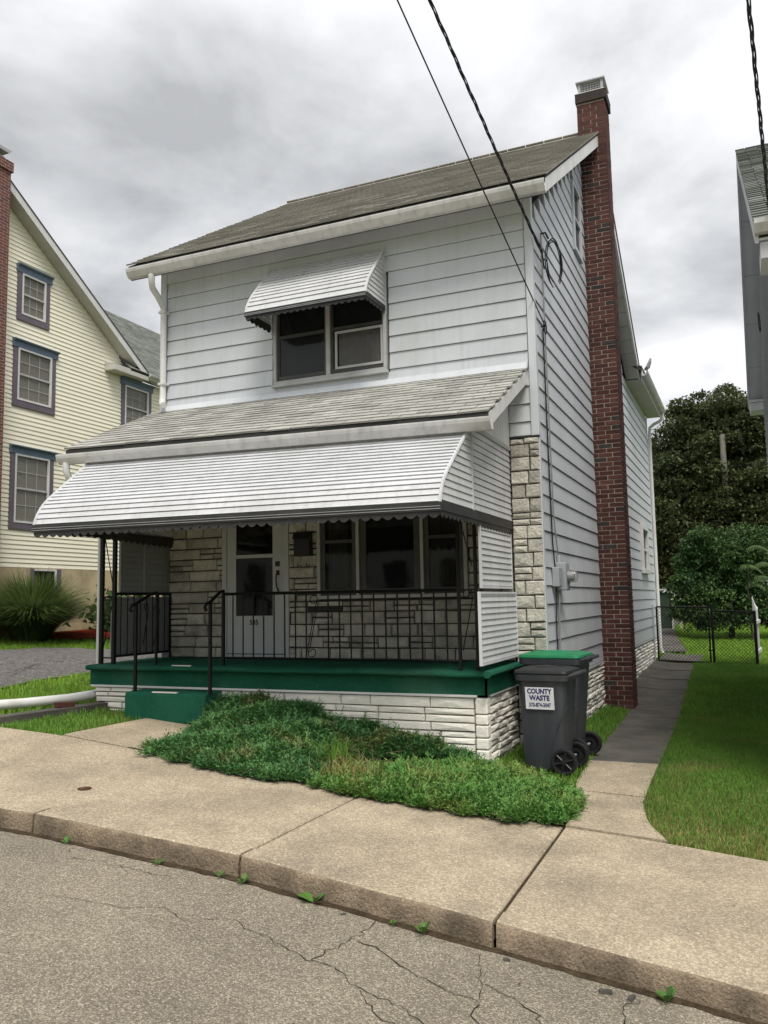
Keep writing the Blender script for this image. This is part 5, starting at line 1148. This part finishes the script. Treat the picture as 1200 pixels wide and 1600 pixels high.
# grass blades
def blades(P, h, w, name, mat_, parent=None, lean=.45, seg=2, label=None):
    n = len(P); a = rng.uniform(0,2*np.pi,n); hh = h*rng.uniform(.5,1.25,n); ln = np.abs(rng.normal(0,lean,n))*hh; b = rng.uniform(0,2*np.pi,n)
    side = np.stack([np.cos(a),np.sin(a),0*a],-1)*(w*rng.uniform(.7,1.3,n))[:,None]*.5; ld = np.stack([np.cos(b),np.sin(b),0*b],-1)
    z = np.array([0,0,1.])
    p0 = P-side; p1 = P+side; mid = P+ld*(ln*.35)[:,None]+z*(hh*.6)[:,None]; p2 = mid+side*.75; p3 = mid-side*.75; tip = P+ld*ln[:,None]+z*(hh*np.clip(1-.3*ln/hh,.5,1))[:,None]
    V = np.stack([p0,p1,p2,p3,tip],1).reshape(-1,3); i = np.arange(n)*5
    F = np.concatenate([np.stack([i,i+1,i+2],-1),np.stack([i,i+2,i+3],-1),np.stack([i+3,i+2,i+4],-1)])
    o = npmesh(name, V, F, mat_, parent); kind(o, 'stuff')
    if label: tag(o, label, 'grass')
    return o
def scatter(n, x0,x1,y0,y1, ok=None):
    X = rng.uniform(x0,x1,n); Y = rng.uniform(y0,y1,n)
    if ok is not None: k = ok(X,Y); X, Y = X[k], Y[k]
    return np.stack([X,Y,G(X,Y)-.022],-1)
wlv = np.vectorize(wl_edge); wrv = np.vectorize(wr_edge)
lok = lambda X,Y: (X > wrv(Y)+rng.normal(0,.025,len(X))) & (Y > BY+.02+rng.normal(0,.02,len(X)))
P = scatter(130000,.8,2.75,-2.75,3.5,lok); dry = rng.random(len(P)) < np.clip(.66-.24*(P[:,1]+2.75),.06,.62)
blades(P[~dry], .055, .0055, 'lawn_grass', 'grass', label='mown green lawn beside the side walk'); blades(P[dry], .045, .0055, 'dry_grass', 'grass_dry', label='worn yellowish grass at the corner of the lawn')
P = scatter(36000,2.75,6.5,-2.72,-1.2); blades(P, .055, .007, 'lawn_grass', 'grass', label='front lawn of the right-hand house, out of frame')
P = scatter(52000,.8,2.75,3.5,11.2,lok); blades(P, .075, .011, 'lawn_grass', 'grass', label='mown green lawn running back to the gate')
P = scatter(90000,-4,4.5,11.2,27,lambda X,Y: ~((X > .05)&(X < .95)&(Y < 13.2)) & ~((np.abs(X-np.interp(Y,[13.6,16,19,23],[.1,-.2,-.55,-.9])) < .42)&(Y > 13.4))); blades(P, .09, .02, 'back_lawn_grass', 'grass_bright', label='bright green back lawn beyond the gate')
def in_poly(X, Y, poly):
    c = np.zeros(len(X), bool); n = len(poly); j = n-1
    for i in range(n):
        xi, yi = poly[i]; xj, yj = poly[j]
        c ^= ((yi > Y) != (yj > Y)) & (X < (xj-xi)*(Y-yi)/(yj-yi+1e-12)+xi); j = i
    return c
P = scatter(85000,-14,-5.24,-2.7,7.5,lambda X,Y: ~in_poly(X,Y,gp) & (X > -13.0)); 
pr = rng.random(len(P)); blades(P, .085, .013, 'side_lawn_grass', 'grass_bright', label='bright green grass around the gravel drive')
P = scatter(5500,-5.0,-4.15,-2.72,-1.25); k_ = rng.random(len(P)) < .35+.4*(P[:,1] < -2.1); blades(P[k_], .06, .008, 'strip_grass', 'grass', label='thin grass in the bare strip left of the entry slab')
P = scatter(16000,-.28,.62,-1.6,3.7,lambda X,Y: X < wlv(Y)+.02); blades(P, .075, .008, 'verge_grass', 'grass', label='rough grass between the bins and the side walk')
P = scatter(2200,.2,1.4,-2.2,10.5,lambda X,Y: (np.abs(X-wlv(Y)) < .03)|(np.abs(X-wrv(Y)) < .03)); blades(P, .06, .008, 'edge_grass', 'grass_dry', label='dry grass fringing the side walk')
# creeping juniper
JA = [(-3.30,-1.24),(-3.28,-1.7),(-3.02,-2.35),(-3.12,-2.70),(-2.90,-2.86),(-2.5,-2.90),(-2.1,-2.99),(-1.75,-2.98),(-1.42,-2.86),(-1.40,-2.45),(-1.62,-2.05),(-1.45,-1.75),(-1.0,-1.55),(-.62,-1.42),(-.40,-1.26)]
JB = [(-1.30,-2.90),(-.95,-2.98),(-.5,-2.93),(0,-2.92),(.40,-2.86),(.66,-2.66),(.72,-2.30),(.58,-1.85),(.30,-1.60),(-.05,-1.50),(-.38,-1.36),(-.72,-1.62),(-.98,-1.98),(-1.22,-2.30)]
def dist_poly(X, Y, poly):
    d = np.full(len(X), 9.)
    for (x0,y0),(x1,y1) in zip(poly, poly[1:]+poly[:1]):
        ex, ey = x1-x0, y1-y0; t = np.clip(((X-x0)*ex+(Y-y0)*ey)/(ex*ex+ey*ey),0,1); d = np.minimum(d, np.hypot(X-x0-t*ex, Y-y0-t*ey))
    return d
def lump(X, Y): return .5+.25*np.sin(X*5.1+1.3)*np.cos(Y*4.3+.4)+.25*np.sin(X*9.7-Y*8.1)
def juniper(poly, n, hfun, mat_, name, label, back_open):
    t = thing(name, (float(np.mean([p[0] for p in poly])),float(np.mean([p[1] for p in poly])),.1), label, 'shrub', 'creeping junipers before the porch')
    xs = [p[0] for p in poly]; ys = [p[1] for p in poly]
    X = rng.uniform(min(xs),max(xs),n*2); Y = rng.uniform(min(ys),max(ys),n*2); k = in_poly(X+rng.normal(0,.035,len(X))+.05*np.sin(Y*23),Y+rng.normal(0,.03,len(X))+.05*np.sin(X*19+2),poly) & (lump(X*1.7+3,Y*1.9) > .10) & (((X+1.28)/.34)**2+((Y+1.93)/.20)**2 > 1) & (((X+.80)/.22)**2+((Y+1.66)/.10)**2 > 1); X, Y = X[k][:n], Y[k][:n]
    d = np.where(in_poly(X,Y,poly), dist_poly(X,Y,poly), 0.)
    if back_open: d = np.where(Y > -1.6, np.maximum(d, np.minimum(.3, dist_poly(X,Y,[p for p in poly if p[1] < -1.5]))), d)
    H = hfun(X,Y)*(1-np.exp(-d/.13))*(.72+.45*lump(X,Y)); H = np.maximum(H,.03)
    rr = rng.uniform(.35,1.,len(X))**.6; Z = G(X,Y)+H*rr
    az = rng.uniform(0,2*np.pi,len(X)); el = rng.uniform(.05,.95,len(X)); L = rng.uniform(.045,.095,len(X)); lg = rng.random(len(X)) < .02; L = np.where(lg, L*1.9, L); el = np.where(lg, rng.uniform(.35,1.1,len(X)), el)
    D = np.stack([np.cos(az)*np.cos(el),np.sin(az)*np.cos(el)-.12,np.sin(el)],-1); D /= np.linalg.norm(D,axis=1)[:,None]
    P = np.stack([X,Y,Z],-1); S_ = np.cross(D,[0,0,1.]); S_ /= np.linalg.norm(S_,axis=1)[:,None]+1e-9; U = np.cross(S_,D)
    Vs = []; 
    for i in range(7):
        tt = .08+.9*i/6; sgn = 1 if i % 2 else -1; base = P+D*(L*tt)[:,None]; roll = rng.uniform(-.9,.9,len(X))
        out = S_*(sgn*np.cos(roll))[:,None]+U*np.sin(roll)[:,None]; ln = L*(.42-.22*tt)
        tip = base+(D*.75+out*.7)*ln[:,None]; w = (D*.5-out*.4)*.0105
        Vs.append(np.stack([base-w,base+w,tip],1))
    tip = P+D*(L*1.15)[:,None]; w = S_*.004; Vs.append(np.stack([P-w,P+w,tip],1))
    V = np.stack(Vs,1).reshape(-1,3); F = np.arange(len(V)).reshape(-1,3)
    # one island per sprig: join the pieces with the stem through shared order is not needed
    npmesh('foliage', V, F, mat_, t)
    for k_ in range(60):
        i_ = rng.integers(0,len(X)); m = MB(); p_ = Vector((X[i_],Y[i_],float(G(X[i_],Y[i_])+H[i_]*.75))); a_ = rng.uniform(0,6.28); l_ = rng.uniform(.10,.26)
        m.tube([p_, p_+Vector((math.cos(a_)*l_*.5,math.sin(a_)*l_*.5,.03)), p_+Vector((math.cos(a_)*l_,math.sin(a_)*l_,.035+.05*rng.random()))], [.005,.004,.0015], 4); m.build('branch', 'twig', t)
    # woody mound under the foliage
    gx_ = np.linspace(min(xs),max(xs),60); gy_ = np.linspace(min(ys),max(ys),40); XX, YY = np.meshgrid(gx_,gy_); xx, yy = XX.ravel(), YY.ravel()
    ins = in_poly(xx,yy,poly); dd = dist_poly(xx,yy,poly); hh = np.where(ins, hfun(xx,yy)*(1-np.exp(-dd/.13))*(.72+.45*lump(xx,yy))*.55-.012, -.08)
    V = np.stack([xx,yy,G(xx,yy)+hh],-1); nx = 60; i = (np.arange(39)[:,None]*nx+np.arange(59)[None]).ravel(); F = np.stack([i,i+1,i+nx+1,i+nx],-1)
    keep = ins[F].any(1); npmesh('branches', V, F[keep], 'soil', t); return t
juniper(JA, 46000, lambda X,Y: np.interp(X,[-3.4,-2.6,-1.9,-1.0,-.4],[.40,.40,.31,.20,.09])*np.interp(Y,[-2.95,-2.5,-1.9,-1.3],[.20,.34,.62,1.02]), 'juniper', 'creeping_juniper', 'dark green creeping juniper mounded against the white porch base', True)
juniper(JB, 36000, lambda X,Y: np.interp(X,[-1.3,-.5,.7],[.055,.075,.07]), 'juniper_light', 'creeping_juniper', 'lighter green low juniper spreading to the side walk and bins', False)
# soil bed and dead twigs, tufts of long grass in the bare patch
m = MB(); bp_ = [(-3.3,-2.72),(-1.2,-2.76),(.55,-2.72),(.62,-1.7),(-.3,-1.22),(-3.3,-1.22)]
xs = np.linspace(-3.34,.55,50); ys = np.linspace(-2.74,-1.18,20)
kind(grid(xs, ys, lambda X,Y: G(X,Y)+.004, 'soil_bed', 'soil'), 'structure')
tw_ = thing('dead_twigs', (-1.35,-2.0,.17), 'bare grey twigs in the gap between the junipers', 'twigs'); 
for k in range(16):
    x, y = -1.4+rng.normal(0,.22), -2.05+rng.normal(0,.22); z = Gz(x,y); a = rng.uniform(0,6.28); l = rng.uniform(.18,.42); m = MB()
    m.tube([(x,y,z+.02),(x+math.cos(a)*l*.5,y+math.sin(a)*l*.5,z+.10+.06*random.random()),(x+math.cos(a+.3)*l,y+math.sin(a+.3)*l,z+.09+.1*random.random())], [.006,.004,.002], 4); m.build('twig', 'twig', tw_)
c0 = np.array([-1.42,-2.22]); P = np.concatenate([c0+rng.normal(0,.07,(240,2)), np.array([-1.15,-2.55])+rng.normal(0,.14,(300,2)), np.array([-.55,-2.35])+rng.normal(0,.20,(160,2))]); P = np.column_stack([P,G(P[:,0],P[:,1])])
blades(P[:240], .27, .007, 'grass_tuft', 'grass', label='tuft of long yellow-green grass among the junipers'); blades(P[240:], .20, .009, 'grass_tuft', 'grass_dry', label='dry grass blades poking through the low juniper')
P = scatter(1500,-1.6,-.7,-2.75,-2.15); P[:,2] += .03; blades(P, .05, .007, 'ground_cover', 'juniper_light', label='low weeds covering the gap between the junipers')
# ornamental grass and plants by the cream house
og = thing('ornamental_grass', (-12.0,4.4,Gz(-12,4.4)), 'big mound of arching ornamental grass beside the cream house', 'ornamental grass')
n = 9000; az = rng.uniform(0,2*np.pi,n); L = rng.uniform(1.1,2.0,n); sp_ = rng.uniform(.15,1.25,n); r0 = rng.uniform(0,.32,n)
B = np.stack([-12.05+np.cos(az)*r0,4.45+np.sin(az)*r0,np.full(n,Gz(-12,4.4))],-1); O = np.stack([np.cos(az),np.sin(az),0*az],-1); Sd = np.stack([-np.sin(az),np.cos(az),0*az],-1)*.006
V = []
for t in (0,.35,.65,.85,1.0):
    c = B+O*(L*sp_*t**1.6*1.05)[:,None]; c[:,2] += L*(t-.55*np.clip(sp_,0,1.3)*t**2.2)*.90; w = (1-t)**.5+.08; V += [c-Sd*w, c+Sd*w]
V = np.stack(V,1).reshape(-1,3); i = np.arange(n)*10; F = np.concatenate([np.stack([i+2*k,i+2*k+1,i+2*k+3,i+2*k+2],-1) for k in range(4)])
npmesh('blades', V, F, 'tall_grass', og)
m = MB(); m.loft([[(-12.05+math.cos(a)*r,4.45+math.sin(a)*r,Gz(-12,4.4)+z) for a in np.linspace(0,6.28,14,endpoint=False)] for r,z in ((.34,-.05),(.34,.05),(.2,.12))]); m.build('crown', 'soil', og)
hy = thing('hydrangea', (-11.6,7.0,Gz(-11.6,7)), 'leafy dark green plant against the tan foundation', 'plant')
P = np.array([-11.7,7.1,Gz(-11.6,7)+.45])+rng.normal(0,1,(1500,3))*np.array([.42,.35,.28]); P = P[P[:,2] > Gz(-11.6,7)]; leaves(P, .19, 'foliage', 'bush_leaf', hy)
m = MB()
for k in range(6): m.tube([(-11.7+rng.normal(0,.08),7.1,Gz(-11.6,7)-.05),(-11.7+rng.normal(0,.25),7.1+rng.normal(0,.2),Gz(-11.6,7)+.6)], [.015,.006], 5)
m.build('stem', 'twig', hy)
m = MB(); V_ = [(-12.9,4.6),(-12.2,4.5),(-11.4,5.0),(-10.9,6.0),(-11.0,7.4),(-12.9,7.6)]
m.v = [(x,y,Gz(x,y)+.05) for x,y in V_]+[(-12.1,6.0,Gz(-12.1,6)+.10)]; m.f = [(i,(i+1)%6,6) for i in range(6)]; kind(m.build('mulch_bed', 'mulch'), 'structure')
gl = thing('garden_light', (-11.5,5.9,Gz(-11.5,5.9)), 'short black garden light in the red mulch', 'garden light')
m = MB(); m.tube([(-11.5,5.9,Gz(-11.5,5.9)),(-11.5,5.9,Gz(-11.5,5.9)+.42)], .018, 6); m.build('stake', 'iron', gl); m = MB(); m.tube([(-11.5,5.9,Gz(-11.5,5.9)+.40),(-11.5,5.9,Gz(-11.5,5.9)+.44),(-11.5,5.9,Gz(-11.5,5.9)+.50)], [.05,.09,.02], 10); m.build('cap', 'iron', gl)
# weeds at the foot of the kerb
def weed(x, y, n, size, up, label):
    z = float(road_z(x,y)); t = thing('kerb_weed', (x,y,z), label, 'weed', 'weeds along the kerb'); V = []; F = []; 
    for k in range(n):
        a = 2*math.pi*k/n+random.uniform(-.4,.4); e_ = up*random.uniform(.6,1.3); s = size*random.uniform(.7,1.2); d = np.array([math.cos(a)*math.cos(e_),math.sin(a)*math.cos(e_),math.sin(e_)]); sd = np.array([-math.sin(a),math.cos(a),0])
        c = np.array([x,y,z+.005]); pts = [c, c+d*s*.35+sd*s*.10, c+d*s*.65+sd*s*.22+[0,0,.004], c+d*s-np.array([0,0,s*.12]), c+d*s*.65-sd*s*.22+[0,0,.004], c+d*s*.35-sd*s*.10]; j = len(V); V += pts; F += [(j,j+1,j+5),(j+1,j+2,j+5),(j+2,j+4,j+5),(j+2,j+3,j+4)]
    npmesh('leaves', np.array(V), np.array(F), 'weed_leaf', t); m = MB(); m.tube([(x,y,z-.01),(x,y,z+.03)], [.004,.002], 4); m.build('stem', 'twig', t)
weed(-.36,-4.66,6,.125,.55,'broad-leaved weed with large leaves at the kerb foot'); weed(.32,-4.67,7,.075,.9,'upright leafy weed right of the broad-leaved one'); weed(.14,-4.67,5,.045,.8,'tiny seedling between the two larger kerb weeds'); weed(-.83,-4.67,6,.06,.7,'small weed just right of the kerb joint'); weed(-1.0,-4.66,5,.05,.6,'pale small weed just left of the kerb joint'); weed(-1.45,-4.66,6,.05,.5,'small weed further left along the kerb'); weed(-2.2,-4.66,5,.055,.9,'weed at the left end of the kerb'); weed(1.56,-4.68,9,.075,1.0,'grassy weed at the kerb on the right')
for k, (x, y, s, rz) in enumerate(((1.28,-4.75,.035,.4),(1.40,-4.74,.03,1.3),(.78,-4.70,.022,.2),(-.15,-4.70,.018,.7))):
    m = MB(); z = float(road_z(x,y)); m.hexa([(-s,-s*.5,0),(s,-s*.4,0),(s*.8,s*.5,0),(-s*.9,s*.4,0),(-s*.8,-s*.4,s*.4),(s*.9,-s*.3,s*.5),(s*.7,s*.4,s*.35),(-s*.7,s*.3,s*.45)]); o = m.build('stone_chip', 'concrete_dark'); o.location = (x,y,z+.002); o.rotation_euler = (0,0,rz); tag(o, ['larger concrete chip by the grassy weed','narrow concrete chip next to the grassy weed','small concrete chip near the right kerb joint','small concrete chip beside the broad-leaved weed'][k], 'stone')
m = MB()
for k in range(40):
    x, y = rng.uniform(-2.6,2.6), rng.uniform(-6.2,-2.9); s_ = rng.uniform(.006,.016); z = float(road_z(x,y)) if y < -4.65 else Gz(x,y); a = rng.uniform(0,6.28)
    m.add([(x,y,z+.004),(x+math.cos(a)*s_+.3*s_*math.sin(a),y+math.sin(a)*s_,z+.009),(x+math.cos(a)*s_*2,y+math.sin(a)*s_*2,z+.006),(x+math.cos(a)*s_-.4*s_*math.sin(a),y+math.sin(a)*s_+.4*s_*math.cos(a),z+.010)], [(0,1,2,3)])
tag(kind(m.build('leaf_litter', 'leaf_dry'), 'stuff'), 'tiny bits of leaf litter on pavement and road', 'litter')

# ================================================================== ACROSS THE STREET (seen in the window panes)
ax = thing('white_house_opposite', (-15,-30,.6), 'white clapboard house across the street, seen only in window reflections', 'house')
m = MB(); m.prism([(-34,.0),(-26.02,.0),(-26.02,5.6),(-30,8.6),(-34,5.6)], -22, -8, 'x'); m.build('wall', 'white_paint', ax)
for k in range(22): m = MB(); z = .9+k*.21; m.prism([(-26.02,z),(-25.99,z),(-26.01,z+.20),(-26.02,z+.20)], -22, -8, 'x'); m.build('clapboard', 'white_paint', ax)
m = MB(); m.prism([(-34.5,5.3),(-30,8.7),(-25.5,5.3),(-25.5,5.15),(-30,8.55),(-34.5,5.15)], -22.4, -7.6, 'x'); m.build('roof', 'shingle_grey', ax)
for x in (-20,-16.5,-12.5,-9.8): m = MB(); m.box(x-.5,x+.5,-25.985,-25.95,1.9,3.5); w_ = m.build('window', 'frame_dark', ax); m = MB(); m.box(x-.42,x+.42,-25.949,-25.94,1.98,3.42); m.build('pane', 'glass_dark', w_)
